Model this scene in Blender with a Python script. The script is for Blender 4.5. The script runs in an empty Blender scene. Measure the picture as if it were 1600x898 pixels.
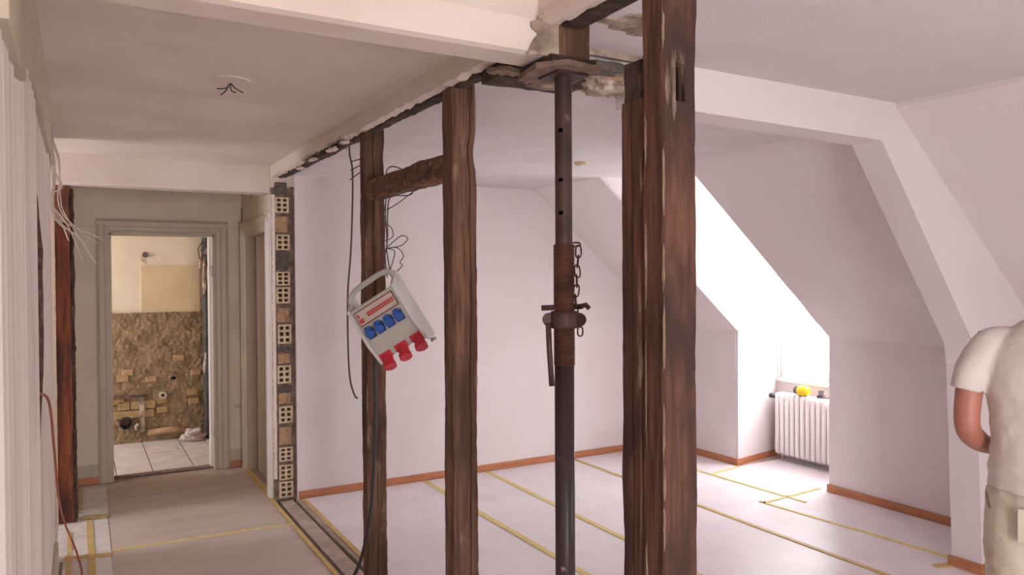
import bpy, bmesh, math, random
from mathutils import Vector, Matrix, noise
random.seed(7)
S = bpy.context.scene
COL = S.collection
R = math.radians

# ------------------------------------------------------------------ camera
cam = bpy.data.cameras.new('camera'); camo = bpy.data.objects.new('camera', cam); COL.objects.link(camo)
cam.sensor_width = 36.0; cam.lens = 36.0 * 1180 / 1600; cam.clip_start = 0.02
yaw, pit, rol = R(29.747), R(-0.78), R(-0.325)
fw = Vector((math.sin(yaw)*math.cos(pit), math.cos(yaw)*math.cos(pit), math.sin(pit)))
rt = Vector((math.cos(yaw), -math.sin(yaw), 0)); up = rt.cross(fw)
r2 = math.cos(rol)*rt + math.sin(rol)*up; u2 = -math.sin(rol)*rt + math.cos(rol)*up
M = Matrix.Identity(4)
for i in range(3): M[i][0] = r2[i]; M[i][1] = u2[i]; M[i][2] = -fw[i]; M[i][3] = (0, 0, 1.6)[i]
camo.matrix_world = M
S.camera = camo

# ------------------------------------------------------------------ sky and exposure
w = bpy.data.worlds.new('overcast_sky'); S.world = w; w.use_nodes = True
w.node_tree.nodes['Background'].inputs[0].default_value = (0.96, 0.98, 1.0, 1)
w.node_tree.nodes['Background'].inputs[1].default_value = 22.0
S.view_settings.view_transform = 'Standard'; S.view_settings.look = 'None'
S.view_settings.exposure = 0.0; S.view_settings.gamma = 1.0; S.view_settings.use_curve_mapping = False

def portal(name, loc, rot, sx, sy):     # sky portal filling a window opening: guides sampling of the sky, emits nothing itself
    l = bpy.data.lights.new(name, 'AREA'); l.shape = 'RECTANGLE'; l.size = sx; l.size_y = sy
    l.cycles.is_portal = True
    o = bpy.data.objects.new(name, l); COL.objects.link(o); o.location = loc; o.rotation_euler = rot

# ------------------------------------------------------------------ materials
def srgb(r, g, b):
    f = lambda c: (c/255/12.92) if c/255 <= 0.04045 else ((c/255+0.055)/1.055)**2.4
    return (f(r), f(g), f(b), 1)
MATS = {}
def mat(name, c1, c2=None, rough=0.7, scale=8, stretch=(1, 1, 1), bump=0.0, bscale=60, metal=0, c3=None, t3=(0.6, 0.7), s3=3, stretch3=(1, 1, 1), detail=6, contrast=(0.35, 0.65), bdist=0.004, c4=None, t4=(0.55, 0.7), s4=3, stretch4=(1, 1, 1), grain=0):
    m = bpy.data.materials.new(name); m.use_nodes = True; nt = m.node_tree; N = nt.nodes; L = nt.links
    b = N['Principled BSDF']; b.inputs['Roughness'].default_value = rough; b.inputs['Metallic'].default_value = metal
    tc = N.new('ShaderNodeTexCoord')
    def mapped(st):
        mp = N.new('ShaderNodeMapping'); mp.inputs['Scale'].default_value = st; L.new(tc.outputs['Object'], mp.inputs[0]); return mp.outputs[0]
    def noise_n(sc, st, det=6):
        n = N.new('ShaderNodeTexNoise'); n.inputs['Scale'].default_value = sc; n.inputs['Detail'].default_value = det
        L.new(mapped(st), n.inputs['Vector']); return n.outputs[0]
    def ramp(src, a, c):
        r = N.new('ShaderNodeMapRange'); r.inputs[1].default_value = a; r.inputs[2].default_value = c; L.new(src, r.inputs[0]); return r.outputs[0]
    def mix(fac, A, B):
        x = N.new('ShaderNodeMix'); x.data_type = 'RGBA'; L.new(fac, x.inputs[0])
        for k, v in ((6, A), (7, B)):
            if isinstance(v, tuple): x.inputs[k].default_value = v
            else: L.new(v, x.inputs[k])
        return x.outputs[2]
    col = c1
    if c2: col = mix(ramp(noise_n(scale, stretch, detail), *contrast), c1, c2)
    if grain:
        col = mix(ramp(noise_n(scale*4, stretch, 8), 0.45, 0.75), col, tuple(v*grain for v in c2[:3])+(1,))
    if c4: col = mix(ramp(noise_n(s4, stretch4, 5), *t4), col, c4)
    if c3: col = mix(ramp(noise_n(s3, stretch3, 8), *t3), col, c3)
    if isinstance(col, tuple): b.inputs['Base Color'].default_value = col
    else: L.new(col, b.inputs['Base Color'])
    if bump:
        bn = N.new('ShaderNodeBump'); bn.inputs['Strength'].default_value = bump; bn.inputs['Distance'].default_value = bdist
        L.new(noise_n(bscale, stretch, 4), bn.inputs['Height']); L.new(bn.outputs[0], b.inputs['Normal'])
    MATS[name] = m; return m
mat('wall_paint', srgb(232, 222, 222), srgb(228, 217, 216), 0.85, 2, bump=0.25, bscale=140)
mat('woodchip_ceiling', srgb(224, 215, 216), srgb(219, 209, 209), 0.9, 3, bump=0.5, bscale=130, bdist=0.006)
mat('corridor_plaster', srgb(226, 209, 200), srgb(218, 200, 189), 0.9, 2.5, bump=0.3, bscale=18, bdist=0.006)
mat('end_wall_plaster', srgb(226, 212, 192), srgb(216, 200, 180), 0.9, 3, bump=0.3, bscale=30, c3=srgb(176, 152, 120), t3=(0.68, 0.76), s3=5)
mat('panel_paint', srgb(222, 207, 201), srgb(214, 199, 192), 0.7, 3, (1, 3, 0.4))
mat('old_plaster', srgb(148, 124, 106), srgb(120, 98, 84), 0.95, 20, bump=0.6, bscale=80)
mat('white_gloss', srgb(232, 224, 222), None, 0.4)
mat('casing_grey', srgb(192, 176, 156), srgb(186, 169, 149), 0.45, 5)
mat('baseboard_wood', srgb(194, 130, 92), srgb(178, 112, 78), 0.4, 6, (1, 1, 8))
mat('timber', srgb(124, 90, 70), srgb(92, 62, 48), 0.9, 16, (1, 1, 0.07), bump=0.9, bscale=70, c3=srgb(152, 128, 110), t3=(0.60, 0.78), s3=14, stretch3=(1, 1, 0.35), bdist=0.006, c4=srgb(58, 38, 30), t4=(0.52, 0.72), s4=6, stretch4=(1, 1, 0.3), grain=0.55)
mat('timber_red', srgb(140, 78, 52), srgb(98, 52, 36), 0.9, 14, (1, 1, 0.07), bump=0.8, bscale=60, c3=srgb(66, 40, 34), t3=(0.55, 0.7), s3=5, stretch3=(1, 1, 0.4), bdist=0.005, grain=0.6)
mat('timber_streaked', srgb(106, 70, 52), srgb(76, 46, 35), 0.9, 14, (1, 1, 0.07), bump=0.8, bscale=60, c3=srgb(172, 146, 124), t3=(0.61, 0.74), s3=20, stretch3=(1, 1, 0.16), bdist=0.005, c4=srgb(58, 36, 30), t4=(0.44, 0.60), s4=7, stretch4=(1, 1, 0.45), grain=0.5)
mat('timber_rail', srgb(140, 98, 68), srgb(92, 62, 44), 0.9, 24, (1, 0.08, 1), bump=1.0, bscale=70, c3=srgb(146, 124, 98), t3=(0.55, 0.75), s3=26, bdist=0.006, c4=srgb(70, 48, 38), t4=(0.5, 0.65), s4=12, grain=0.6)
mat('timber_dark', srgb(84, 60, 48), srgb(52, 38, 32), 0.9, 18, (0.2, 1, 1), bump=0.8, bscale=50, c3=srgb(120, 94, 76), t3=(0.6, 0.75), s3=9, bdist=0.006, grain=0.5)
mat('timber_grey', srgb(138, 112, 98), srgb(104, 82, 74), 0.85, 20, bump=0.4)
mat('crust', srgb(176, 156, 140), srgb(120, 100, 86), 0.95, 14, bump=0.9, bscale=60, bdist=0.01, c3=srgb(202, 182, 166), t3=(0.55, 0.65), s3=9)
mat('mortar', srgb(150, 128, 112), srgb(112, 94, 82), 0.95, 22, bump=0.9, bscale=90, bdist=0.008)
mat('chase_rubble', srgb(140, 100, 90), srgb(92, 66, 64), 0.95, 18, bump=1, bscale=60, bdist=0.01)
mat('brick_cream', srgb(212, 190, 162), srgb(190, 166, 138), 0.9, 26, bump=0.5, bscale=90)
mat('brick_plain', srgb(186, 150, 116), srgb(160, 128, 100), 0.9, 26, bump=0.5, bscale=90)
mat('brick_dark', srgb(110, 98, 92), srgb(84, 74, 70), 0.9, 26, bump=0.7, bscale=70)
mat('old_mortar_wall', srgb(152, 126, 98), srgb(122, 100, 76), 0.95, 7, bump=0.7, bscale=40, bdist=0.008, c3=srgb(172, 150, 122), t3=(0.58, 0.68), s3=30)
mat('yellow_brick', srgb(180, 150, 108), srgb(152, 124, 88), 0.9, 20, bump=0.6, bscale=60)
mat('cream_panel', srgb(214, 192, 158), srgb(206, 182, 148), 0.8, 4)
mat('painted_board', srgb(214, 204, 200), srgb(196, 186, 182), 0.6, 7, c3=srgb(120, 106, 98), t3=(0.68, 0.74), s3=11)
mat('floor_screed', srgb(190, 172, 162), srgb(166, 148, 138), 0.9, 9, bump=0.4)
mat('runner_card', srgb(206, 188, 176), srgb(194, 174, 164), 0.6, 3, (0.5, 2, 1), bump=0.2, bscale=12)
mat('fleece_sheet', srgb(238, 229, 233), srgb(230, 220, 224), 0.38, 4, bump=0.35, bscale=9, bdist=0.01)
mat('plastic_film', srgb(232, 224, 222), srgb(220, 212, 208), 0.22, 7)
mat('yellow_tape', srgb(228, 208, 142), srgb(216, 194, 126), 0.5, 16)
mat('ochre_tape', srgb(212, 182, 120), srgb(196, 164, 104), 0.5, 16)
mat('rusty_steel', srgb(82, 56, 50), srgb(60, 40, 38), 0.55, 18, metal=0.25, bump=0.3, c3=srgb(128, 100, 88), t3=(0.66, 0.72), s3=14)
mat('rusty_thread', srgb(104, 68, 54), srgb(78, 50, 42), 0.6, 20, metal=0.25)
mat('painted_steel', srgb(58, 40, 42), srgb(48, 34, 36), 0.4, 9, metal=0.1, c3=srgb(140, 118, 108), t3=(0.7, 0.74), s3=22)
mat('grey_plastic', srgb(176, 168, 160), None, 0.5)
mat('light_grey_plastic', srgb(196, 190, 184), None, 0.5)
mat('blue_plastic', srgb(44, 84, 158), None, 0.4)
mat('dark_blue_plastic', srgb(30, 52, 104), None, 0.4)
mat('red_plastic', srgb(188, 42, 58), None, 0.35)
mat('red_print', srgb(178, 62, 52), None, 0.5)
mat('brown_print', srgb(120, 66, 58), None, 0.5)
mat('window_plastic', srgb(190, 170, 160), None, 0.25)
mat('black_rubber', srgb(44, 42, 44), None, 0.5)
mat('grey_cable', srgb(104, 98, 94), None, 0.5)
mat('wire_dark', srgb(60, 54, 50), None, 0.5)
mat('white_wire', srgb(196, 178, 166), None, 0.5)
mat('orange_wire', srgb(160, 84, 62), None, 0.5)
mat('radiator_enamel', srgb(238, 230, 228), None, 0.35)
mat('yellow_tool', srgb(236, 196, 30), None, 0.4)
mat('dark_tool', srgb(70, 70, 74), None, 0.5)
mat('steel_grey', srgb(140, 140, 140), None, 0.35, metal=0.8)
mat('lead_pipe', srgb(74, 66, 62), srgb(48, 44, 44), 0.6, 12, bump=0.6, c3=srgb(180, 166, 154), t3=(0.58, 0.66), s3=9, stretch3=(1, 1, 0.4))
mat('skin', srgb(184, 122, 102), srgb(174, 112, 92), 0.5, 6)
mat('hair', srgb(70, 50, 38), srgb(50, 36, 28), 0.6, 40)
mat('shirt', srgb(222, 210, 204), srgb(214, 201, 194), 0.9, 4, bump=0.25, bscale=9, bdist=0.02)
mat('work_trousers', srgb(214, 200, 184), srgb(196, 180, 162), 0.9, 5, bump=0.25, bscale=10, bdist=0.02, c3=srgb(150, 128, 106), t3=(0.6, 0.75), s3=5)
mat('shoe_leather', srgb(90, 74, 60), None, 0.6)
mat('eye_white', srgb(235, 230, 225), None, 0.3)
mat('lips', srgb(170, 96, 86), None, 0.5)
mat('plastic_rag', srgb(214, 198, 196), srgb(198, 176, 176), 0.4, 9, c3=srgb(200, 70, 80), t3=(0.62, 0.68), s3=12)
def glass():
    m = bpy.data.materials.new('window_glass'); m.use_nodes = True; nt = m.node_tree; nt.nodes.clear()
    o = nt.nodes.new('ShaderNodeOutputMaterial'); a = nt.nodes.new('ShaderNodeBsdfTransparent'); g = nt.nodes.new('ShaderNodeBsdfGlossy'); g.inputs['Roughness'].default_value = 0.02
    x = nt.nodes.new('ShaderNodeMixShader'); x.inputs[0].default_value = 0.07
    nt.links.new(a.outputs[0], x.inputs[1]); nt.links.new(g.outputs[0], x.inputs[2]); nt.links.new(x.outputs[0], o.inputs[0]); MATS['window_glass'] = m
glass()

# ------------------------------------------------------------------ helpers
class MB:
    def __init__(s): s.v = []; s.f = []
    def box(s, x0, x1, y0, y1, z0, z1):
        b = len(s.v); s.v += [(x, y, z) for z in (z0, z1) for y in (y0, y1) for x in (x0, x1)]
        s.f += [[b+i for i in q] for q in ((0, 2, 3, 1), (4, 5, 7, 6), (0, 1, 5, 4), (2, 6, 7, 3), (0, 4, 6, 2), (1, 3, 7, 5))]; return s
    def loft(s, rings, cap=True):
        n = len(rings[0]); b = len(s.v)
        for r in rings: s.v += [tuple(p) for p in r]
        for k in range(len(rings)-1):
            for i in range(n):
                a = b+k*n+i; c = b+k*n+(i+1) % n; s.f.append([a, c, c+n, a+n])
        if cap: s.f.append([b+i for i in range(n)][::-1]); s.f.append([b+(len(rings)-1)*n+i for i in range(n)])
        return s
    def prism(s, poly, axis, a, c):      # poly of 2D points in the two other axes (in x,y,z order)
        def P(p, t):
            q = list(p); q.insert(axis, t); return tuple(q)
        return s.loft([[P(p, a) for p in poly], [P(p, c) for p in poly]])
    def tube(s, pts, r, n=8):
        pts = [Vector(p) for p in pts]; rings = []; ref = None
        for i, p in enumerate(pts):
            t = (pts[min(i+1, len(pts)-1)]-pts[max(i-1, 0)]).normalized()
            if ref is None: ref = t.orthogonal().normalized()
            ref = (ref - t*ref.dot(t)).normalized(); bn = t.cross(ref)
            rr = r[i] if isinstance(r, (list, tuple)) else r
            rings.append([p + rr*(math.cos(2*math.pi*k/n)*ref + math.sin(2*math.pi*k/n)*bn) for k in range(n)])
        return s.loft(rings)
    def ring_of(s, c, ax, ay, rx, ry, n=16):
        c = Vector(c); return [c + math.cos(2*math.pi*k/n)*rx*Vector(ax) + math.sin(2*math.pi*k/n)*ry*Vector(ay) for k in range(n)]
    def grid(s, x0, x1, y0, y1, nx, ny, zf):
        b = len(s.v)
        for j in range(ny+1):
            for i in range(nx+1):
                x = x0+(x1-x0)*i/nx; y = y0+(y1-y0)*j/ny; s.v.append(zf(x, y))
        for j in range(ny):
            for i in range(nx):
                a = b+j*(nx+1)+i; s.f.append([a, a+1, a+nx+2, a+nx+1])
        return s
    def build(s, name, m, parent=None, smooth=False, bevel=0, inv=None):
        me = bpy.data.meshes.new(name); me.from_pydata([tuple(v) for v in s.v], [], s.f)
        bm = bmesh.new(); bm.from_mesh(me); bmesh.ops.recalc_face_normals(bm, faces=bm.faces); bm.to_mesh(me); bm.free()
        me.materials.append(MATS[m]); o = bpy.data.objects.new(name, me); COL.objects.link(o)
        if smooth:
            for p in me.polygons: p.use_smooth = True
        if bevel:
            bv = o.modifiers.new('edge', 'BEVEL'); bv.width = bevel; bv.segments = 2; bv.limit_method = 'ANGLE'
        if parent:
            o.parent = parent
            if inv is None: inv = parent.get('_w', True)
            if inv and parent.type == 'EMPTY': o.matrix_parent_inverse = Matrix.Translation(parent.location).inverted()
        return o
def bez(pts, n=8):                       # Catmull-Rom through points
    P = [Vector(p) for p in pts]; P = [2*P[0]-P[1]] + P + [2*P[-1]-P[-2]]; out = []
    for i in range(1, len(P)-2):
        for k in range(n):
            t = k/n; a, b, c, d = P[i-1], P[i], P[i+1], P[i+2]
            out.append(0.5*((2*b)+(-a+c)*t+(2*a-5*b+4*c-d)*t*t+(-a+3*b-3*c+d)*t**3))
    out.append(P[-2]); return out
def tag(o, label, cat=None, group=None):
    o['label'] = label
    if cat: o['category'] = cat
    if group: o['group'] = group
    return o
def struct(o, label=None):
    o['kind'] = 'structure'
    if label: o['label'] = label
    return o
def thing(name, loc, label, cat, group=None, kind=None):
    e = bpy.data.objects.new(name, None); COL.objects.link(e); e.location = loc; e.empty_display_size = 0.1
    if kind: e['kind'] = kind; e['label'] = label
    else: tag(e, label, cat, group)
    return e
def sbox(name, m, *b, label=None, parent=None, bevel=0):
    o = MB().box(*b).build(name, m, parent, bevel=bevel)
    return struct(o, label) if parent is None else o
def copy_obj(o, loc=None, parent=None):
    c = o.copy(); COL.objects.link(c)
    if loc is not None: c.location = loc
    if parent is not None: c.parent = parent
    return c
def nz(*a): return noise.noise(Vector(a))

# ================================================================== THE SETTING
# ---- floors
sbox('floor', 'floor_screed', -1.8, 5.6, -2.7, 6.9, -0.2, -0.04, label='bare grey screed floor under the coverings')
sbox('floor_corridor', 'floor_screed', -1.8, 1.20, -2.6, 6.78, -0.04, 0.0, label='corridor floor under the beige runner boards')
sbox('floor_room', 'floor_screed', 1.345, 5.5, -2.6, 5.6, -0.04, 0.0, label='attic room floor under white protective sheets')
o = MB().box(1.228, 1.322, -2.6, 5.55, -0.045, -0.006).build('floor_sill', 'floor_screed'); struct(o, 'grey sill strip left in the floor trench of the removed wall')
bf = struct(MB().box(-2.1, 1.3, 6.78, 8.5, -0.2, -0.025).build('floor_rear_room', 'timber_grey'), 'floor of the stripped room beyond the open door')
bx = [-2.1, -1.4, -0.75, -0.1, 0.24, 0.51, 0.83, 1.06, 1.29]; by = [6.79, 7.62, 8.3]
for i in range(len(bx)-1):
    for j in range(2):
        d = 0.006*random.random(); yj = by[1] + (0.04 if i % 2 else -0.02)
        y0, y1 = (by[0], yj) if j == 0 else (yj, by[2])
        MB().box(bx[i]+0.004, bx[i+1]-0.004, y0+0.004, y1-0.004, -0.027, -0.004-d).build('floor_board', 'painted_board', bf)
# ---- left wall
jag = lambda y, z, a, s=14: (y + a*nz(y*s, z*s, 3.1), z)
ch = [(3.42, 1.93), (3.60, 1.90), (3.80, 1.60), (3.88, 1.36), (4.0, 1.2), (3.98, 1.06), (3.72, 0.98), (3.55, 1.04), (3.50, 1.25), (3.44, 1.5)]
# wall with a chase cut: outer skin built as bands around the hole, dark backing behind
wl = MB()
wl.box(-0.26, -0.141, 1.74, 3.26, 0, 2.62); wl.box(-0.26, -0.141, 4.02, 4.75, 0, 2.62)
wl.box(-0.26, -0.141, 3.26, 4.02, 1.93, 2.62); wl.box(-0.26, -0.141, 3.26, 4.02, 0, 0.97); wl.box(-0.26, -0.195, 3.26, 4.02, 0.97, 1.93)
near = []; far = []
for k in range(25):
    z = 0.97 + 0.96*k/24
    a = 3.33 + 0.04*nz(z*9, 1, 2); b = a + 0.56 + 0.08*nz(z*9, 5, 1) - (0.48*(1-min(1, (z-0.97)/0.3))) - (0.42*(1-min(1, (1.93-z)/0.2)))
    near.append((3.26, a, z)); far.append((b, 4.02, z))
for L in (near, far):
    wl.loft([[(-0.141, y0, z), (-0.141, y1, z), (-0.20, y1, z), (-0.20, y0, z)] for (y0, y1, z) in L])
wlo = struct(wl.build('wall_left', 'panel_paint'), 'pale left corridor wall with a vertical chase cut in it')
MB().grid(3.28, 4.0, 0.96, 1.94, 20, 40, lambda y, z: (-0.186+0.012*nz(y*22, z*22, 0.3), y, z)).build('chase_rubble', 'chase_rubble', wlo)
cf = MB()
for (b0, _, z) in far:
    for q in range(6): cf.v.append((-0.1415-0.011*q, b0-0.004-0.018*abs(nz(z*30, q*0.9, 2)), z))
for k in range(len(far)-1):
    for q in range(5): i0 = k*6+q; cf.f.append([i0, i0+1, i0+7, i0+6])
cf.build('chase_edge', 'chase_rubble', wlo)
sbox('wall_left_return', 'end_wall_plaster', -0.26, -0.142, 4.75, 5.06, 0, 2.62, label='rough end of the left wall beside the opening')
struct(MB().box(-1.7, -1.6, 4.0, 5.2, 0, 2.62).box(-1.7, -1.6, 5.9, 6.9, 0, 2.62).box(-1.7, -1.6, 5.2, 5.9, 0, 1.2).box(-1.7, -1.6, 5.2, 5.9, 1.9, 2.62).build('wall_side_room', 'wall_paint'), 'window wall of the side room behind the left opening')
portal('window_side_room_offscreen', (-1.72, 5.55, 1.55), (0, R(-90), 0), 0.7, 0.7)
sbox('wall_side_room_front', 'wall_paint', -1.7, -0.26, 4.0, 4.1, 0, 2.62, label='front wall of the side room behind the left opening')
sbox('wall_left_far', 'corridor_plaster', -0.24, -0.145, 5.86, 6.8, 0, 2.62, label='short left wall beyond the red-brown post')
sbox('wall_hall_return', 'wall_paint', -1.7, -0.141, 1.68, 1.76, 0, 2.7, label='wall closing the wider hall beside the camera')
sbox('wall_hall_left', 'wall_paint', -1.8, -1.7, -2.7, 1.76, 0, 2.7, label='outer wall of the wider hall beside the camera')
# moulded casing on left wall
prof = []
for k in range(61):
    y = 1.76 + 1.40*k/60
    prof.append((-0.141 + 0.007 + 0.0035*math.sin(k*0.95) + 0.002*math.sin(k*2.1+1), y))
prof += [(-0.142, 3.19), (-0.142, 1.74)]
o = MB().prism(prof, 2, 0.0, 2.245).build('trim_left_panelling', 'panel_paint', smooth=False); struct(o, 'pale fluted vertical panelling on the left wall')
struct(MB().box(-0.141, -0.112, 1.74, 2.27, 2.10, 2.24).build('trim_left_lintel', 'casing_grey', bevel=0.004), 'grey head board over the fluted panelling')
o = MB().prism([(-0.142, 2.238), (-0.122, 2.238), (-0.120, 2.39), (-0.105, 2.40), (-0.105, 2.415), (-0.142, 2.415)], 1, 1.74, 4.48).build('trim_cornice', 'casing_grey'); struct(o, 'grey cornice board along the top of the left wall')
struct(MB().box(-0.141, -0.122, 3.3, 4.9, 0, 0.14).build('baseboard_left', 'casing_grey', bevel=0.003), 'grey skirting at the foot of the left wall')
# ---- end wall with door opening
we = MB()
we.box(-0.3, 0.20, 6.75, 6.88, 0, 2.62); we.box(0.975, 1.4, 6.75, 6.88, 0, 2.62); we.box(0.20, 0.975, 6.75, 6.88, 1.965, 2.62)
weo = struct(we.build('wall_end', 'end_wall_plaster'), 'worn cream end wall of the corridor around the door')
# door frame 1
d1 = thing('door_1', (0.58, 6.75, 0), 'grey painted door frame without a leaf at the corridor end', None, kind='structure')
def casing_prof(w): return [(0, 0), (0, 0.022), (0.02, 0.03), (w*0.55, 0.026), (w*0.6, 0.018), (w*0.92, 0.014), (w, 0.010), (w, 0)]
cp = casing_prof(0.10)
MB().prism([(0.11+a, 6.752-b) for a, b in cp], 2, 0, 2.075).build('casing_side', 'casing_grey', d1)
MB().prism([(1.085-a, 6.752-b) for a, b in cp], 2, 0, 2.075).build('casing_side', 'casing_grey', d1)
MB().prism([(6.751-b, 2.078-a) for a, b in cp], 0, 0.112, 1.083).build('casing_head', 'casing_grey', d1)
MB().box(0.198, 0.214, 6.735, 6.90, 0, 1.965).build('jamb', 'casing_grey', d1); MB().box(0.962, 0.978, 6.735, 6.90, 0, 1.965).build('jamb', 'casing_grey', d1)
MB().box(0.198, 0.978, 6.735, 6.90, 1.953, 1.968).build('jamb_head', 'casing_grey', d1)
MB().box(0.945, 0.963, 6.82, 6.90, 0, 1.953).build('door_stop', 'white_gloss', d1)
MB().box(0.21, 0.966, 6.80, 6.9, -0.002, 0.010).build('threshold', 'timber_grey', d1)
for z in (0.28, 1.62): MB().tube([(0.955, 6.74, z), (0.955, 6.74, z+0.09)], 0.008).build('hinge', 'white_gloss', d1, smooth=True)
for x0, x1 in ((-0.145, 0.11), (1.086, 1.20)):
    sbox('baseboard_end', 'baseboard_wood', x0, x1, 6.737, 6.752, 0, 0.055, label='short wooden skirting piece beside the corridor end door')
    sbox('trim_end_patch', 'casing_grey', x0, x1, 6.744, 6.752, 0.055, 0.15, label='bare grey strip where the old skirting sat beside the end door')
# ---- corridor right far wall with door
wr = MB(); wr.box(1.20, 1.209, 5.565, 5.80, 0, 2.62); wr.box(1.209, 1.33, 5.787, 5.80, 0, 2.62); wr.box(1.209, 1.33, 5.565, 5.787, 2.24, 2.62); wr.box(1.20, 1.33, 6.56, 6.8, 0, 2.62); wr.box(1.20, 1.33, 5.80, 6.56, 1.955, 2.62)
struct(wr.build('wall_right_far', 'end_wall_plaster'), 'cream corridor wall stub holding the grey side door')
d2 = thing('door_2', (1.2, 6.2, 0), 'grey side door in the corridor wall beside the brick edge', None, kind='structure')
cp = casing_prof(0.13)
MB().prism([(1.201-b, 5.605+a*1.35) for a, b in cp], 2, 0, 2.075).build('casing_side', 'white_gloss', d2)
MB().prism([(1.201-b, 6.68-a) for a, b in cp], 2, 0, 2.075).build('casing_side', 'casing_grey', d2)
MB().prism([(1.201-b, 2.08-a) for a, b in cp], 1, 5.61, 6.678).build('casing_head', 'casing_grey', d2)
MB().box(1.275, 1.315, 5.81, 6.55, 0.004, 1.95).build('door_leaf', 'casing_grey', d2)
MB().box(1.2, 1.33, 5.785, 5.802, 0, 1.955).build('jamb', 'casing_grey', d2); MB().box(1.2, 1.33, 6.548, 6.562, 0, 1.955).build('jamb', 'casing_grey', d2)
for z in (0.3, 0.45, 0.95): MB().box(1.262, 1.276, 5.803, 5.825, z, z+0.1).build('hinge', 'black_rubber', d2)
MB().tube([(1.198, 6.71, 1.02), (1.198, 6.71, 2.2)], 0.006).build('trim_pipe', 'timber_grey', smooth=True); struct(bpy.data.objects['trim_pipe'], 'thin brownish conduit in the corridor corner')
# ---- brick edge of the removed partition
wb = struct(MB().box(1.209, 1.36, 5.768, 5.787, 0, 2.3).build('wall_partition_stub', 'mortar'), 'sawn edge of the removed partition showing hollow bricks')
def mortar_y(x, z):                     # mortar bed, set back behind the hollow bricks so that their holes are open
    for (hx, ha, hb) in HB:
        if hx+0.004 < x < hx+0.094 and ha+0.004 < z < hb-0.004: return 5.764
    return 5.551+0.008*nz(x*40, z*40, 1)
zof = lambda py: 2.266 - (py-290)/216.7
HB = []
for a, b in ((308, 332), (366, 390), (424, 445), (448, 473), (506, 536), (570, 598), (634, 660), (698, 720), (726, 749), (752, 777)):
    z1, z0 = zof(a), zof(b); HB.append((1.212 + 0.018*(1-(z0+z1)/4.4) + 0.004*random.uniform(-1, 1), z0, z1))
MB().grid(1.19, 1.352, 0, 2.25, 40, 400, lambda x, z: (x, mortar_y(x, z), z)).build('mortar_face', 'mortar', wb)
MB().prism([(1.19, 5.557), (1.203, 5.53), (1.212, 5.528), (1.208, 5.6), (1.19, 5.61)], 2, 0.16, 2.2).build('plaster_edge', 'corridor_plaster', wb)
zof = lambda py: 2.266 - (py-290)/216.7
def hollow(x0, x1, z0, z1):
    me = MB(); y0, y1 = 5.532, 5.755
    xs = [x0, x0+(x1-x0)*0.16, x0+(x1-x0)*0.42, x0+(x1-x0)*0.58, x0+(x1-x0)*0.84, x1]
    h = z1-z0; zs = [z0, z0+h*.1, z0+h*.28, z0+h*.4, z0+h*.6, z0+h*.72, z0+h*.9, z1]
    for i in range(5):
        for k in range(7):
            if i in (1, 3) and k in (1, 3, 5): continue
            me.box(xs[i], xs[i+1], y0, y1, zs[k], zs[k+1])
    return me
for x0, z0, z1 in HB:
    bo = hollow(x0, x0+0.098, z0, z1).build('hollow_brick', 'brick_cream', wb)
    MB().box(x0+0.006, x0+0.092, 5.752, 5.762, z0+0.005, z1-0.005).build('brick_core', 'brick_cream', bo)
for a, b, m in ((337, 363, 'brick_plain'), (392, 421, 'brick_dark'), (480, 503, 'brick_plain'), (540, 549, 'brick_dark'), (551, 568, 'brick_plain'), (602, 612, 'brick_dark'), (613, 631, 'brick_plain'), (666, 695, 'brick_plain'), (284, 304, 'brick_dark')):
    z1, z0 = zof(a), zof(b); zc = (z0+z1)/2; x0 = 1.216 + 0.018*(1-zc/2.2)
    mb = MB().grid(x0, x0+0.085, z0+0.004, z1-0.004, 8, 8, lambda x, z: (x, 5.54+0.007*nz(x*60, z*60, a), z)); n = len(mb.v)
    mb.box(x0, x0+0.085, 5.546, 5.58, z0+0.004, z1-0.004); mb.build('brick', m, wb)
sbox('wall_light_block_side_door', 'end_wall_plaster', 1.322, 1.45, 5.63, 6.9, -0.2, 2.62, label='unseen wall added behind the side door to keep sky light out')  # added blocker: stops sky light leaking in around the closed door
sbox('floor_side_door', 'floor_screed', 1.20, 1.33, 5.60, 6.8, -0.05, -0.001, label='floor strip under the side door')
sbox('trim_header_end', 'corridor_plaster', 1.198, 1.36, 5.552, 5.68, 2.262, 2.62, label='plaster block added against sky leaks where the header meets the brick edge')  # added to close the header end gap that let sky light through
# ---- room back wall
struct(MB().prism([(1.352, 0), (4.85, 0), (4.85, 1.10), (3.36, 2.36), (3.36, 2.6), (1.352, 2.6)], 1, 5.515, 5.64).build('wall_back', 'wall_paint'), 'plain white gable wall at the back of the attic room')
struct(MB().box(1.36, 4.8, 5.501, 5.516, 0, 0.055).build('baseboard_back', 'baseboard_wood', bevel=0.003), 'light brown wooden skirting along the white back wall')
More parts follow.
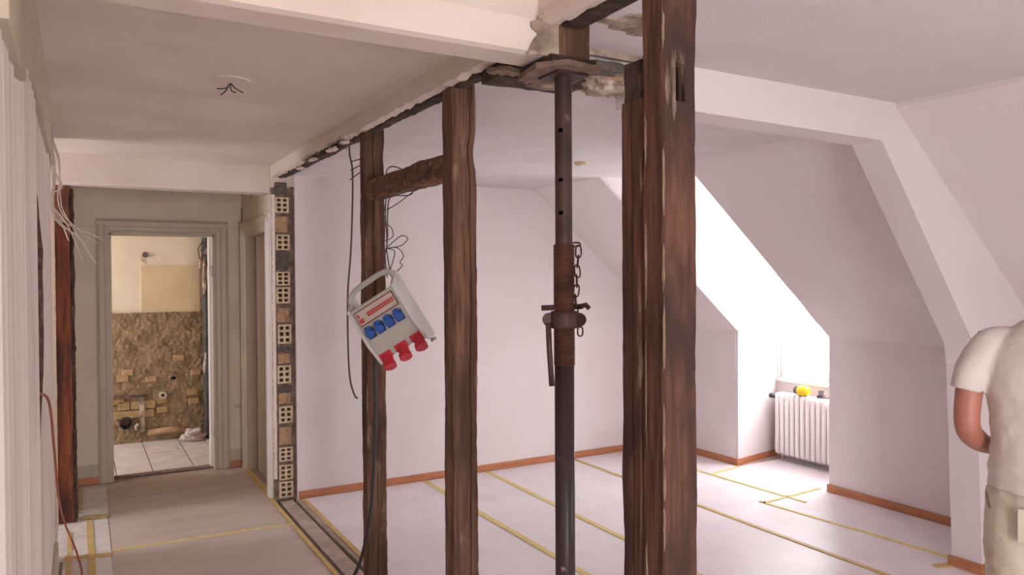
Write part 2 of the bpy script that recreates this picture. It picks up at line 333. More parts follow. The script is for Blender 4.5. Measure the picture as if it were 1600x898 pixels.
# ---- knee wall, dormers, slopes
def slab(name, y0, y1, dx, label):
    struct(MB().prism([(3.38+dx-0.07, 2.40), (3.38+dx, 2.34), (4.802, 1.14+dx*0.845), (4.802, 1.34), (3.6, 2.5), (3.38+dx-0.07, 2.5)], 1, y0, y1).build(name, 'wall_paint'), label)
slab('ceiling_slope_far', 4.58, 5.6, 0, 'sloping attic ceiling between the dormer and the back wall')
slab('ceiling_slope_mid', 2.36, 3.68, 0, 'sloping attic ceiling between the dormer and the boxed rafter')
slab('ceiling_slope_near', 0.1, 2.30, 0.10, 'sloping attic ceiling on the near side of the boxed rafter')
slab('ceiling_slope_rear', -2.6, -0.9, 0.10, 'sloping attic ceiling at the unseen end of the room')
for nm, y0, y1, lb in (('far', 4.60, 5.6, 'between dormer and back wall'), ('mid', 2.3, 3.66, 'between dormer and rafter pillar'), ('near', 0.1, 2.3, 'on the near side of the pillar'), ('rear', -2.6, -0.9, 'at the unseen end of the room')):
    sbox('wall_knee_'+nm, 'wall_paint', 4.80, 4.93, y0, y1, 0, 1.26, label='low white knee wall '+lb)
sbox('baseboard_knee_far', 'baseboard_wood', 4.786, 4.801, 4.568, 5.51, 0, 0.055, label='wooden skirting between the dormer niche and the back wall', bevel=0.003)
sbox('baseboard_knee_mid', 'baseboard_wood', 4.786, 4.801, 2.41, 3.69, 0, 0.055, label='wooden skirting between the dormer niche and the pillar', bevel=0.003)
def cheeks(y0, y1, n):
    for s, y, lb in ((1, y1, 'far'), (-1, y0, 'near')):
        y = y - s*0.004; t = y + s*0.12
        m_ = MB().prism([(3.30, 2.423), (4.812, 1.146), (4.812, 2.5), (3.30, 2.5)], 1, min(y, t), max(y, t))
        f = [(4.806, y), (5.42, y+s*0.105), (5.42, y+s*0.24), (4.806, y+s*0.14)]
        m_.prism(f, 2, 0, 2.5)
        struct(m_.build('wall_dormer_cheek_%s_%d' % (lb, n), 'wall_paint'), '%s side wall of dormer %s' % (lb, 'niche with the radiator' if n == 1 else 'outside the view'))
    sbox('ceiling_dormer_%d' % n, 'woodchip_ceiling', 3.3, 5.55, y0-0.25, y1+0.25, 2.345, 2.5, label='flat ceiling of dormer niche %s' % ('above the radiator' if n == 1 else 'outside the view'))
    wy0, wy1 = y0-0.07, y1+0.085; m_ = MB()
    m_.box(5.40, 5.52, y0-0.25, y1+0.25, 0, 0.69).box(5.40, 5.52, y0-0.25, y1+0.25, 2.2, 2.5).box(5.40, 5.52, y0-0.25, wy0, 0.69, 2.2).box(5.40, 5.52, wy1, y1+0.25, 0.69, 2.2)
    struct(m_.build('wall_window_%d' % n, 'wall_paint'), 'wall under and around the dormer window %s' % ('behind the radiator' if n == 1 else 'outside the view'))
    wn = thing('window_%d' % n, (5.45, (y0+y1)/2, 0.69), 'white two-sash dormer window %s' % ('above the white radiator' if n == 1 else 'outside the view'), None, kind='structure')
    f = MB(); f.box(5.43, 5.49, wy0, wy1, 0.69, 0.74).box(5.43, 5.49, wy0, wy1, 2.15, 2.2).box(5.43, 5.49, wy0, wy0+0.05, 0.74, 2.15).box(5.43, 5.49, wy1-0.05, wy1, 0.74, 2.15)
    f.build('window_frame', 'white_gloss', wn, bevel=0.003)
    ym = 4.35 if n == 1 else (wy0+wy1)/2
    MB().box(5.432, 5.488, ym-0.03, ym+0.03, 0.74, 2.15).build('mullion', 'white_gloss', wn)
    for a, b in ((wy0+0.05, ym-0.03), (ym+0.03, wy1-0.05)):
        s_ = MB().box(5.44, 5.48, a, b, 0.74, 0.79).box(5.44, 5.48, a, b, 2.10, 2.15).box(5.44, 5.48, a, a+0.04, 0.79, 2.10).box(5.44, 5.48, b-0.04, b, 0.79, 2.10).build('sash', 'white_gloss', wn)
        MB().box(5.458, 5.462, a+0.03, b-0.03, 0.78, 2.11).build('pane', 'window_glass', s_)
    MB().box(5.37, 5.44, wy0, wy1, 0.665, 0.692).build('window_sill', 'white_gloss', wn, bevel=0.004)
    portal('window_dormer_daylight' if n == 1 else 'window_near_dormer_offscreen', (5.53, (y0+y1)/2, 1.45), (0, R(90), 0), 1.5, wy1-wy0)
    return wn
W1 = cheeks(3.68, 4.58, 1); cheeks(-0.9, 0.1, 2)
MB().box(5.56, 5.60, 3.7, 4.25, 0.78, 0.83).build('outer_rail', 'baseboard_wood', W1)
struct(MB().prism([(4.80, 4.567), (5.40, 4.673), (5.40, 4.689), (4.80, 4.583)], 2, 0, 0.055).build('baseboard_dormer', 'baseboard_wood'), 'wooden skirting along the dormer side wall next to the radiator')
# ---- boxed truss: beam, rafter and pillar
tr = [(1.85, 2.255), (3.30, 2.238), (4.075, 1.235), (4.10, 1.12), (4.16, 0), (4.85, 0), (4.85, 1.2), (3.62, 2.46), (1.85, 2.46)]
struct(MB().prism(tr, 1, 2.24, 2.40).build('trim_boxed_truss', 'wall_paint'), 'white boxed beam, slanting rafter and pillar in one run')
sbox('baseboard_pillar_side', 'baseboard_wood', 4.135, 4.16, 2.226, 2.412, 0, 0.055, label='wooden skirting on the side face of the white pillar', bevel=0.003)
sbox('baseboard_pillar_front', 'baseboard_wood', 4.15, 4.8, 2.226, 2.241, 0, 0.055, label='wooden skirting on the front face of the white pillar', bevel=0.003)
# ---- ceilings
sbox('ceiling_corridor', 'corridor_plaster', -1.7, 1.24, 2.03, 6.8, 2.41, 2.62, label='cream plaster ceiling of the corridor')
sbox('ceiling_corridor_near', 'corridor_plaster', -1.8, 1.26, -2.6, 2.04, 2.58, 2.7, label='raised corridor ceiling on the near side of the cross beam')
sbox('ceiling_room', 'woodchip_ceiling', 1.305, 3.45, 2.38, 5.6, 2.342, 2.5, label='white woodchip ceiling of the attic room')
sbox('ceiling_room_near', 'woodchip_ceiling', 1.235, 3.6, -2.6, 2.30, 2.425, 2.62, label='white woodchip ceiling on the near side of the boxed beam')
struct(MB().box(-0.145, 1.20, 5.60, 5.78, 2.215, 2.42).build('trim_corridor_end_beam', 'corridor_plaster', bevel=0.01), 'plastered cross beam near the corridor end door')
sbox('ceiling_beam_gap', 'corridor_plaster', 1.2, 1.95, 1.86, 2.45, 2.455, 2.64, label='ceiling strip added to keep sky light out above the exposed beam ends')  # added cover that stops the sky leaking in over the beam ends
# corridor cross beam above the prop
struct(MB().prism([(1.90, 2.262), (1.92, 2.255), (2.03, 2.255), (2.045, 2.27), (2.045, 2.6), (1.94, 2.6), (1.94, 2.372), (1.90, 2.358)], 0, -0.145, 1.238).build('trim_corridor_cross_beam', 'corridor_plaster'), 'plastered cross beam over the corridor ending at the prop')
# header fascia with broken lower edge
def fascia(name, y0, y1, zt, f, label, x0=1.195, x1=1.238):
    n = int((y1-y0)/0.018); poly = [(y0, zt), (y1, zt)] + [(y1+(y0-y1)*k/n, f(y1+(y0-y1)*k/n)) for k in range(n+1)]
    m_ = MB(); b = 0
    for k in range(n):
        ya, yb = y0+(y1-y0)*k/n, y0+(y1-y0)*(k+1)/n
        m_.v += [(x, y, z) for x in (x0, x1) for y, z in ((ya, f(ya)), (yb, f(yb)), (yb, zt), (ya, zt))]; b = len(m_.v)-8
        m_.f += [[b, b+1, b+2, b+3], [b+7, b+6, b+5, b+4], [b, b+4, b+5, b+1]]
    return struct(m_.build(name, 'corridor_plaster'), label)
fascia('trim_header', 2.03, 5.60, 2.42, lambda y: 2.328 + 0.010*nz(y*17, 0, 0) + 0.006*nz(y*60, 3, 0) + (0.02 if 3.9 < y < 4.75 else 0), 'plastered header over the removed partition with a ragged lower edge')
fascia('trim_header_near', -2.6, 1.95, 2.62, lambda y: 2.345 + 0.008*nz(y*17, 0, 0) + 0.006*nz(y*70, 3, 0), 'plastered header on the near side of the cross beam', 1.205, 1.24)
struct(MB().prism([(1.185, 2.35), (1.21, 2.34), (1.21, 2.39), (1.195, 2.38)], 1, -2.6, 1.9).build('trim_header_rim', 'corridor_plaster'), 'pale plaster rim along the foot of the near header')
# ---- rear wall behind the camera, with one unseen window sized to brighten the corridor
m_ = MB(); m_.box(-1.8, 0.0, -2.72, -2.6, 0, 2.7).box(1.2, 4.95, -2.72, -2.6, 0, 2.7).box(0.0, 1.2, -2.72, -2.6, 0, 0.15).box(0.0, 1.2, -2.72, -2.6, 2.3, 2.7)
struct(m_.build('wall_rear', 'wall_paint'), 'white wall at the unseen end of the attic with one window')
a, b = 0.0, 1.2
wn = thing('window_3', ((a+b)/2, -2.66, 0.15), 'tall white window assumed in the unseen end wall of the corridor', None, kind='structure')
MB().box(a, b, -2.69, -2.63, 0.15, 0.21).box(a, b, -2.69, -2.63, 2.24, 2.3).box(a, a+0.06, -2.69, -2.63, 0.21, 2.24).box(b-0.06, b, -2.69, -2.63, 0.21, 2.24).build('window_frame', 'white_gloss', wn)
MB().box(a+0.05, b-0.05, -2.662, -2.658, 0.2, 2.25).build('pane', 'window_glass', wn)
portal('window_rear_offscreen', ((a+b)/2, -2.74, 1.22), (R(90), 0, 0), b-a, 2.15)
# ---- stripped room beyond the end door
sbox('wall_stripped_left', 'end_wall_plaster', -2.2, -2.1, 6.7, 7.2, 0, 2.62, label='window-side wall of the stripped room, near pier')
sbox('wall_stripped_left_far', 'end_wall_plaster', -2.2, -2.1, 8.1, 8.5, 0, 2.62, label='window-side wall of the stripped room, far pier')
sbox('wall_stripped_left_low', 'end_wall_plaster', -2.2, -2.1, 7.2, 8.1, 0, 0.8, label='wall below the stripped room window')
sbox('wall_stripped_left_top', 'end_wall_plaster', -2.2, -2.1, 7.2, 8.1, 2.0, 2.62, label='wall above the stripped room window')
sbox('wall_stripped_front', 'end_wall_plaster', -2.2, -0.29, 6.76, 6.87, 0, 2.62, label='front wall of the stripped room, hidden by the corridor')
portal('window_stripped_room_offscreen', (-2.22, 7.65, 1.4), (0, R(-90), 0), 1.2, 0.9)
sbox('wall_stripped_right', 'old_mortar_wall', 1.20, 1.32, 6.88, 8.5, -0.03, 2.62, label='raw right wall of the stripped room')
sbox('ceiling_stripped', 'corridor_plaster', -2.2, 1.32, 6.8, 8.5, 2.5, 2.62, label='ceiling of the stripped room')
ws = struct(MB().box(-2.2, 1.32, 8.30, 8.55, 1.25, 2.55).box(-2.2, 1.32, 8.42, 8.55, -0.03, 1.25).build('wall_stripped_back', 'end_wall_plaster'), 'back wall of the stripped room, plaster above and bare masonry below')
HOLES = ((0.80, 0.61, 0.026, 0.020), (0.37, 0.20, 0.050, 0.050), (0.70, 0.445, 0.015, 0.015))
def masonry(x, z):
    y = 8.268+0.010*nz(x*9, z*9, 0)+0.006*nz(x*28, z*28, 4)
    for hx, hz, ra, rc in HOLES:
        if ((x-hx)/ra)**2+((z-hz)/rc)**2 < 1: y += 0.13
    return (x, y, z + (0.012*nz(x*14, 9, 2) if z > 1.2 else 0))
mp = MB().grid(-2.1, 0.2, -0.02, 1.27, 92, 56, masonry).grid(0.2, 1.2, -0.02, 1.27, 170, 200, masonry); mp.build('bare_masonry', 'old_mortar_wall', ws)
MB().box(0.52, 1.06, 8.29, 8.302, 1.262, 1.735).build('cream_patch', 'cream_panel', ws)
MB().tube([(0.56, 8.28, 1.842), (0.56, 8.305, 1.842)], 0.028, 14).build('wall_disc', 'brick_dark', ws)  # dark round disc set on the upper plaster
rows = [(0.455, 0.335, 0.255, 5), (0.36, 0.27, 0.245, 5), (0.27, 0.19, 0.35, 2)]
for z1, z0, xs, n in ((0.445, 0.385, 0.255, 1), (0.405, 0.325, 0.30, 3), (0.315, 0.24, 0.27, 3)):
    for k in range(n):
        x0 = xs + k*0.115; wdt = 0.105 if z1 != 0.315 else 0.12
        MB().box(x0, x0+wdt, 8.247, 8.30, z0, z1).build('brick', 'yellow_brick', ws, bevel=0.006)
for x0, z0 in ((0.64, 0.36), (0.645, 0.27), (0.93, 0.42), (0.94, 0.33), (0.80, 0.78), (0.34, 0.66), (0.3, 0.6), (0.55, 0.58), (0.96, 0.62)):
    MB().box(x0, x0+0.1, 8.252, 8.30, z0, z0+0.06).build('brick', 'brick_plain' if z0 > 0.5 else 'yellow_brick', ws, bevel=0.008)
MB().box(0.49, 0.535, 8.235, 8.3, 0.10, 0.46).build('pipe_slot', 'crust', ws)

# ================================================================== TIMBER
def lump(c, r, seed, n=22, amp=0.35):
    m_ = MB(); rings = []
    for j in range(1, n):
        th = math.pi*j/n; ring = []
        for i in range(2*n):
            ph = math.pi*i/n; d = Vector((math.sin(th)*math.cos(ph), math.sin(th)*math.sin(ph), math.cos(th)))
            k = 1+amp*nz(d.x*1.8+seed, d.y*1.8, d.z*1.8)+amp*0.5*nz(d.x*5+seed, d.y*5, d.z*5)
            ring.append((c[0]+r[0]*d.x*k, c[1]+r[1]*d.y*k, c[2]+r[2]*d.z*k))
        rings.append(ring)
    return m_.loft(rings)
def timber(x0, x1, y0, y1, z0, z1, jit=0.003, crack=None, seed=0, step=0.03, wane=0.006, axis=2, bites=(), pocket=None):
    """rough-hewn post as a loft; crack=(face, position 0..1, depth) where face is 'front' (-y) or 'side' (-x)"""
    n = max(4, int((z1-z0)/step)); rings = []; ZL = [z0+(z1-z0)*k/n for k in range(n+1)]
    if pocket: ZL = sorted([z for z in ZL if min(abs(z-pocket[2]), abs(z-pocket[3])) > 0.004] + [pocket[2]-0.001, pocket[2]+0.001, pocket[3]-0.001, pocket[3]+0.001])
    for z in ZL:
        lx0 = x0; lx1 = x1; ly0 = y0; ly1 = y1
        for (bz, bw, bd) in bites: lx1 -= bd*math.exp(-((z-bz)/bw)**2)
        pts = []
        def face(a, b, nn, cr):
            for i in range(nn):
                t = i/nn; pts.append((a[0]+(b[0]-a[0])*t, a[1]+(b[1]-a[1])*t))
                if cr and t <= cr[0] < t+1/nn:
                    cpos = cr[0] + 0.06*math.sin(z*1.7+seed) + 0.03*nz(z*3, seed, 1)
                    d = cr[1]*max(0.02, min(1, 0.6+0.9*nz(z*1.3, seed, 7)))
                    ln = math.hypot(b[0]-a[0], b[1]-a[1]); e = 0.0022/ln
                    nx, ny = -(b[1]-a[1])/ln, (b[0]-a[0])/ln
                    for tt, dd in ((cpos-e, 0), (cpos, d), (cpos+e, 0)):
                        pts.append((a[0]+(b[0]-a[0])*tt+nx*dd, a[1]+(b[1]-a[1])*tt+ny*dd))
        w = wane*(1+0.8*nz(z*4, seed, 0))
        fr = crack[1:] if crack and crack[0] == 'front' else None; sd = crack[1:] if crack and crack[0] == 'side' else None
        def srt(L): return L
        if pocket:
            ins = pocket[4] if pocket[2] < z < pocket[3] else 0
            for t, dd in ((0, 0), (0.15, 0), (pocket[0], 0), (pocket[0]+0.01, ins), (pocket[1]-0.01, ins), (pocket[1], 0), (0.85, 0)): pts.append((lx0+w+(lx1-lx0-2*w)*t, ly0+dd))
        else: face((lx0+w, ly0), (lx1-w, ly0), 1 if fr else 5, fr)
        pts.append((lx1-w, ly0)); face((lx1, ly0+w), (lx1, ly1-w), 4, None); pts.append((lx1, ly1-w))
        face((lx1-w, ly1), (lx0+w, ly1), 3, None); pts.append((lx0+w, ly1)); face((lx0, ly1-w), (lx0, ly0+w), 1 if sd else 4, sd); pts.append((lx0, ly0+w))
        ring = []
        for (px, py_) in pts:
            ring.append((px+jit*nz(px*25, py_*25+seed, z*6)+jit*0.6*nz(seed, py_*9, z*30), py_+jit*nz(py_*25, seed+px*25, z*6+9)+jit*0.6*nz(px*9, seed, z*30+4), z))
        rings.append(ring)
    return MB().loft(rings)
def post(name, label, mt, *a, group='timber posts of the stripped stud wall', **k):
    return tag(timber(*a, **k).build(name, mt), label, 'post', group)
P1 = post('timber_post', 'rough brown timber post behind the hanging power box', 'timber', 1.232, 1.334, 3.615, 3.70, -0.007, 2.345, crack=('front', 0.45, 0.02), seed=1, jit=0.004, bites=((2.2, 0.05, 0.006),))
P2 = post('timber_post', 'dark brown timber post between the power box and the steel prop', 'timber', 1.232, 1.334, 2.605, 2.70, -0.007, 2.345, crack=('front', 0.68, 0.028), seed=5, jit=0.004, bites=((2.08, 0.05, 0.010),))
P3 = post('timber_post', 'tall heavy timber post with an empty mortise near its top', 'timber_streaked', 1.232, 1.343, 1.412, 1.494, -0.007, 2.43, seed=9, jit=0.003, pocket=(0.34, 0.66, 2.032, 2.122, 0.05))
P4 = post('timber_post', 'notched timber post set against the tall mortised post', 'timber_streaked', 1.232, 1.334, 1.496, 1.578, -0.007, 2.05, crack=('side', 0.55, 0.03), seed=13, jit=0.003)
P5 = post('timber_post', 'reddish timber post at the left wall opening', 'timber_red', -0.14, -0.055, 5.72, 5.85, 0.0, 2.218, seed=21, jit=0.005)
timber(-0.056, -0.036, 5.725, 5.84, 0.0, 2.20, seed=30, jit=0.010, wane=0.003).build('broken_plaster_edge', 'timber_dark', P5)
MB().box(-0.150, -0.1405, 5.70, 5.73, 0.02, 2.0).build('lath', 'brick_cream', P5)
# notch at the head of P4 and mortise in P3
hd = timber(1.238, 1.262, 1.50, 1.576, 2.048, 2.15, seed=3, jit=0.006); hd.build('tenon_cheek', 'timber_dark', P4)
timber(1.29, 1.325, 1.50, 1.56, 2.048, 2.17, seed=4, jit=0.008).build('tenon_cheek', 'timber_dark', P4)
MB().grid(1.25, 1.31, 2.07, 2.17, 8, 8, lambda x, z: (x, 1.512+0.012*nz(x*50, z*50, 2), z)).build('plaster_lump', 'crust', P4)
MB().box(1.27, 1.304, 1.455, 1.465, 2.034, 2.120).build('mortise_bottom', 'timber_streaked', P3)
def streaks(parent, x, y, zs, seed):
    for k, (z, h) in enumerate(zs):
        lump((x, y, z), (0.0028, 0.0035, h*0.8), seed+k*1.7, n=8, amp=0.8).build('plaster_streak', 'old_plaster', parent)
streaks(P3, 1.2335, 1.4135, ((0.35, .05), (0.62, .10), (0.98, .06), (1.10, .05), (1.22, .08), (1.45, .12), (1.62, .06), (1.83, .10), (2.2, .06)), 2)
streaks(P3, 1.2320, 1.478, ((0.5, .16), (0.85, .09), (1.3, .12), (1.66, .14), (1.95, .06)), 31)
streaks(P1, 1.2335, 3.617, ((1.0, .08), (1.6, .05), (1.75, .06)), 51)
# rail between P1 and P2
def lay_y(mb):        # turn a z-long timber into a y-long one
    mb.v = [(x, z, y) for (x, y, z) in mb.v]; return mb
rl = lay_y(timber(1.236, 1.325, 1.99, 2.088, 2.69, 3.63, seed=40, jit=0.007, wane=0.016)).build('timber_rail', 'timber_rail')
tag(rl, 'rough round-edged timber rail between two posts, holding the power box wire', 'beam')
# wall plate above the posts
wp = lay_y(timber(1.242, 1.302, 2.324, 2.40, 2.40, 5.55, seed=44, jit=0.006)).build('wall_plate', 'timber_dark'); tag(wp, 'dark wall plate timber showing under the far plastered header', 'beam', )
wp2 = lay_y(timber(1.242, 1.31, 2.338, 2.42, 1.50, 1.86, seed=45, jit=0.004)).build('wall_plate', 'timber_dark'); tag(wp2, 'short dark wall plate timber between the prop and the tall post', 'beam')
# exposed cross-beam end over the prop
def lay_x(mb): mb.v = [(z, y, x) for (x, y, z) in mb.v]; return mb
be = lay_x(timber(2.246, 2.42, 1.883, 2.03, 1.214, 1.352, seed=50, jit=0.004, step=0.012)).build('beam_end', 'timber'); tag(be, 'bare dark sawn end of the cross beam resting on the prop plate', 'beam')
fl = MB()
for k in range(9):
    z = 2.25+0.016*k; fl.v += [(1.14+0.06*nz(k*0.9, 2, 1)+0.006*k, 1.899, z), (1.235, 1.878, z)]
for k in range(8): fl.f.append([2*k, 2*k+1, 2*k+3, 2*k+2])
o = fl.build('torn_plaster', 'crust', be); md = o.modifiers.new('thick', 'SOLIDIFY'); md.thickness = 0.006
pl = MB()
pts = [(1.17, 1.90), (1.235, 1.825), (1.365, 1.84), (1.375, 2.03), (1.2, 2.06)]
pl.loft([[(x, y, 2.215) for x, y in pts], [(x, y, 2.232) for x, y in pts]]); plo = pl.build('prop_board', 'timber_grey', bevel=0.002)
tag(plo, 'weathered board clamped between prop head and beam end', 'board')
pl = MB().box(1.2, 1.36, 1.86, 2.03, 2.230, 2.252); tag(pl.build('packing_board', 'timber_dark'), 'dark packing board between prop board and beam end', 'board')
# broken masonry around the room beam end
struct(MB().box(1.30, 1.87, 2.27, 2.395, 2.345, 2.46).build('trim_broken_beam_core', 'wall_paint'), 'thin remains of the boxed beam over the rubble lump')
rb = lump((1.73, 2.28, 2.322), (0.16, 0.085, 0.045), 1).build('mortar_rubble', 'crust'); tag(rb, 'broken lump of plaster and mortar hanging at the boxed beam end', 'rubble')
lump((1.68, 2.215, 2.355), (0.11, 0.02, 0.026), 5).build('dark_stone', 'brick_dark', rb)
lump((1.79, 2.215, 2.345), (0.05, 0.02, 0.03), 8).build('dark_stone', 'brick_dark', rb)
lump((1.74, 2.205, 2.318), (0.07, 0.015, 0.010), 11).build('brick_fragment', 'brick_plain', rb)
eb = lay_x(timber(2.285, 2.345, 2.26, 2.39, 1.245, 1.60, seed=60, jit=0.008)).build('broken_lath_edge', 'timber_dark'); tag(eb, 'dark broken lath edge between header and rubble lump', 'beam')
lump((1.46, 2.29, 2.285), (0.09, 0.04, 0.014), 15).build('plaster_crust', 'crust', eb)
lump((1.27, 2.27, 2.305), (0.06, 0.04, 0.016), 17).build('plaster_crust', 'crust', eb)
# exposed patch on near ceiling
pt = MB(); cx, cy = 1.62, 1.95; ring = []
for k in range(40):
    a = 2*math.pi*k/40; rr = 1+0.45*nz(math.cos(a)*2, math.sin(a)*2, 6)
    ring.append((cx+0.17*rr*math.cos(a), cy+0.09*rr*math.sin(a)))
pt.loft([[(x, y, 2.421) for x, y in ring], [(x, y, 2.428) for x, y in ring]])
struct(pt.build('trim_ceiling_scar', 'crust'), 'torn brownish patch on the near room ceiling beside the beam end')
struct(MB().box(1.50, 2.1, 2.225, 2.245, 2.40, 2.43).build('trim_beam_strip', 'crust'), 'brownish strip where the boxed beam meets the near ceiling')  # thin strip coloured browner than the beam and ceiling
# reed fibres hanging from header
rf = MB()
for k in range(46):
    y = 3.85 + 0.95*random.random()**0.8; z = 2.335+0.01*random.random(); L = 0.03+0.09*random.random(); x = 1.20+0.05*random.random()
    rf.tube([(x, y, z), (x+random.uniform(-.01, .01), y-L*0.7, z-0.2*L+random.uniform(-.01, .012)), (x+random.uniform(-.02, .01), y-L*1.3, z-L*random.uniform(.1, .6))], 0.0018, 4)
ro = rf.build('reed_fringe', 'timber_grey'); ro['kind'] = 'stuff'; ro['label'] = 'frayed reed fibres sticking out of the broken header plaster'; ro['category'] = 'reeds'
for (y, z, s) in ((4.55, 2.315, 0.07), (4.15, 2.315, 0.08), (4.85, 2.30, 0.05), (3.92, 2.32, 0.05)):
    o = lump((1.225, y, z), (0.022, s, 0.007), y*3, n=10, amp=0.6).build('plaster_flake', 'corridor_plaster', ro)
for k, (z, dy) in enumerate(((2.20, .05), (2.17, .055), (2.135, .07))):
    MB().tube([(1.234, 3.69, z), (1.20, 3.69+dy, z-0.01-0.012*k)], 0.003, 5).build('nail', 'rusty_steel', P1)

# ================================================================== STEEL PROP
pr = thing('steel_prop', (1.288, 1.932, -0.006), 'rusty adjustable steel prop with handle and pin chain standing under the beam end', 'prop'); pr['_w'] = False
def ptube(name, z0, z1, r, m, n=24): return MB().tube([(0, 0, z0), (0, 0, z1)], r, n).build(name, m, pr, smooth=False)
def smooth_sides(o):
    for p in o.data.polygons: p.use_smooth = abs(p.normal.z) < 0.5
    return o
MB().box(-0.06, 0.06, -0.06, 0.06, 0, 0.008).build('base_plate', 'rusty_steel', pr)
smooth_sides(ptube('outer_tube', 0.008, 1.36, 0.0305, 'painted_steel'))
it = MB(); zl = [1.30] + [z+d for z in (1.80, 1.90, 2.05) for d in (-0.006, 0.006)] + [2.215]
for z in zl: it.v += [(0.0262*math.cos(2*math.pi*(k+0.5)/24), 0.0262*math.sin(2*math.pi*(k+0.5)/24), z) for k in range(24)]
for q in range(len(zl)-1):
    for k in range(24):
        if q % 2 == 1 and k in (13, 14): continue        # open pin hole
        a_ = q*24+k; c_ = q*24+(k+1) % 24; it.f.append([a_, c_, c_+24, a_+24])
it.build('inner_tube', 'rusty_steel', pr, smooth=True)
rings = []
for k in range(2*64+1):
    z = 1.335 + 0.37*k/128; r = 0.0335 if k % 2 else 0.0305
    rings.append([(r*math.cos(2*math.pi*i/24), r*math.sin(2*math.pi*i/24), z) for i in range(24)])
MB().loft(rings).build('threaded_sleeve', 'rusty_thread', pr)
MB().box(-0.055, 0.055, -0.055, 0.055, 2.213, 2.222).build('head_plate', 'rusty_steel', pr)
# collar nut, axis turned so that lugs lie in the picture plane (direction rt)
U = Vector((rt.x, rt.y, 0)); V = Vector((-rt.y, rt.x, 0)); Zv = Vector((0, 0, 1))
cz = 1.475
cn = smooth_sides(MB().tube([(0, 0, cz-0.026), (0, 0, cz-0.02), (0, 0, cz+0.02), (0, 0, cz+0.026)], [0.040, 0.044, 0.044, 0.040], 24).build('collar_nut', 'rusty_steel', pr))
def lug(c, s): return MB().tube([Vector(c)-V*s, Vector(c)+V*s], 0.021, 14)
lug(U*-0.046+Zv*cz, 0.014).build('lug', 'rusty_steel', cn, smooth=False); lug(U*0.046+Zv*cz, 0.014).build('lug', 'rusty_steel', cn)
MB().tube([U*-0.050-V*0.02+Zv*(cz-0.01), U*-0.047-V*0.022+Zv*(cz-0.09), U*-0.040-V*0.024+Zv*(cz-0.20)], 0.0085, 10).build('handle', 'rusty_steel', pr, smooth=True)
MB().tube([U*-0.070+Zv*(cz+0.036), U*0.056+Zv*(cz+0.040)], 0.0085, 10).build('steel_pin', 'rusty_steel', pr, smooth=True)
MB().tube([U*0.048-V*0.01+Zv*(cz+0.04), U*0.066-V*0.012+Zv*(cz+0.045), U*0.075-V*0.01+Zv*(cz+0.034)], 0.008, 8).build('pin_knot', 'rusty_steel', pr, smooth=True)
def link(c, ax, side, ln, wd, r=0.0026):
    pts = []
    for k in range(17):
        a = 2*math.pi*k/16; pts.append(Vector(c)+ax*ln*math.copysign(abs(math.sin(a))**0.7, math.sin(a))+side*wd*math.copysign(abs(math.cos(a))**0.7, math.cos(a)))
    return MB().tube(pts, r, 6)
for k in range(7):
    z = 1.683-0.030*k; xo = 0.044 - 0.0018*k
    link(U*xo-V*0.006+Zv*z, (Zv+U*0.12*math.sin(k*2)).normalized(), U if k % 2 == 0 else V, 0.019, 0.0085).build('chain_link', 'rusty_steel', pr, smooth=True)
link(U*0.036+Zv*1.705, U, Zv, 0.014, 0.006).build('chain_link', 'rusty_steel', pr, smooth=True)
link(U*0.048-V*0.01+Zv*(cz-0.036), Zv, U, 0.014, 0.008).build('hook_ring', 'rusty_steel', pr, smooth=True)

# ================================================================== POWER BOX
pb = thing('power_distribution_box', (1.197, 3.205, 1.405), 'grey portable power distribution box with blue and red sockets hanging tilted from wire', 'power box'); pb['_w'] = False
pb.rotation_euler = (Matrix.Rotation(R(-40), 3, 'Z') @ Matrix.Rotation(R(4), 3, 'X') @ Matrix.Rotation(R(-31), 3, 'Y')).to_euler()
W_, H_, D_ = 0.128, 0.128, 0.055
# body: wedge lower front
body = MB().prism([(-D_, 0.125), (D_, 0.125), (D_, -0.135), (-D_+0.035, -0.135), (-D_, -0.045)], 0, -W_+0.014, W_-0.014).build('body', 'grey_plastic', pb, bevel=0.006)
for s in (-1, 1):
    x0, x1 = (s*W_-0.016, s*W_) if s > 0 else (-W_, -W_+0.016)
    MB().prism([(-D_-0.008, 0.13), (D_+0.02, 0.19), (D_+0.032, 0.185), (D_+0.032, -0.15), (D_-0.02, -0.165), (-D_+0.02, -0.15), (-D_-0.008, -0.05)], 0, x0, x1).build('side_frame', 'light_grey_plastic', pb, bevel=0.005)
    MB().tube([((x0+x1)/2, D_-0.01, -0.165), ((x0+x1)/2, D_-0.01, -0.178)], 0.014, 12).build('rubber_foot', 'light_grey_plastic', pb, smooth=True)
hp = bez([(-W_+0.008, D_*0.1, 0.12), (-W_+0.012, D_*0.4, 0.172), (-W_+0.05, D_*0.6, 0.20), (0, D_*0.7, 0.207), (W_-0.05, D_*0.7, 0.205), (W_-0.012, D_*0.6, 0.182), (W_-0.008, D_*0.3, 0.12)], 6)
MB().tube(hp, 0.0135, 10).build('carry_handle', 'grey_plastic', pb, smooth=True)
fr = MB().box(-0.104, 0.104, -D_-0.005, -D_+0.004, 0.038, 0.108).build('breaker_window', 'brown_print', pb, bevel=0.002)
MB().box(-0.099, 0.099, -D_-0.007, -D_, 0.043, 0.103).build('window_cover', 'window_plastic', fr)
for k in range(11):
    x = -0.045+0.0128*k
    MB().box(x, x+0.009, -D_-0.010, -D_-0.004, 0.062, 0.072).build('breaker_switch', 'red_print', fr)
MB().box(-0.047, 0.096, -D_-0.0085, -D_-0.004, 0.074, 0.082).build('breaker_strip', 'red_print', fr)
MB().box(-0.095, -0.072, -D_-0.0085, -D_-0.004, 0.050, 0.070).build('test_label', 'red_print', fr)
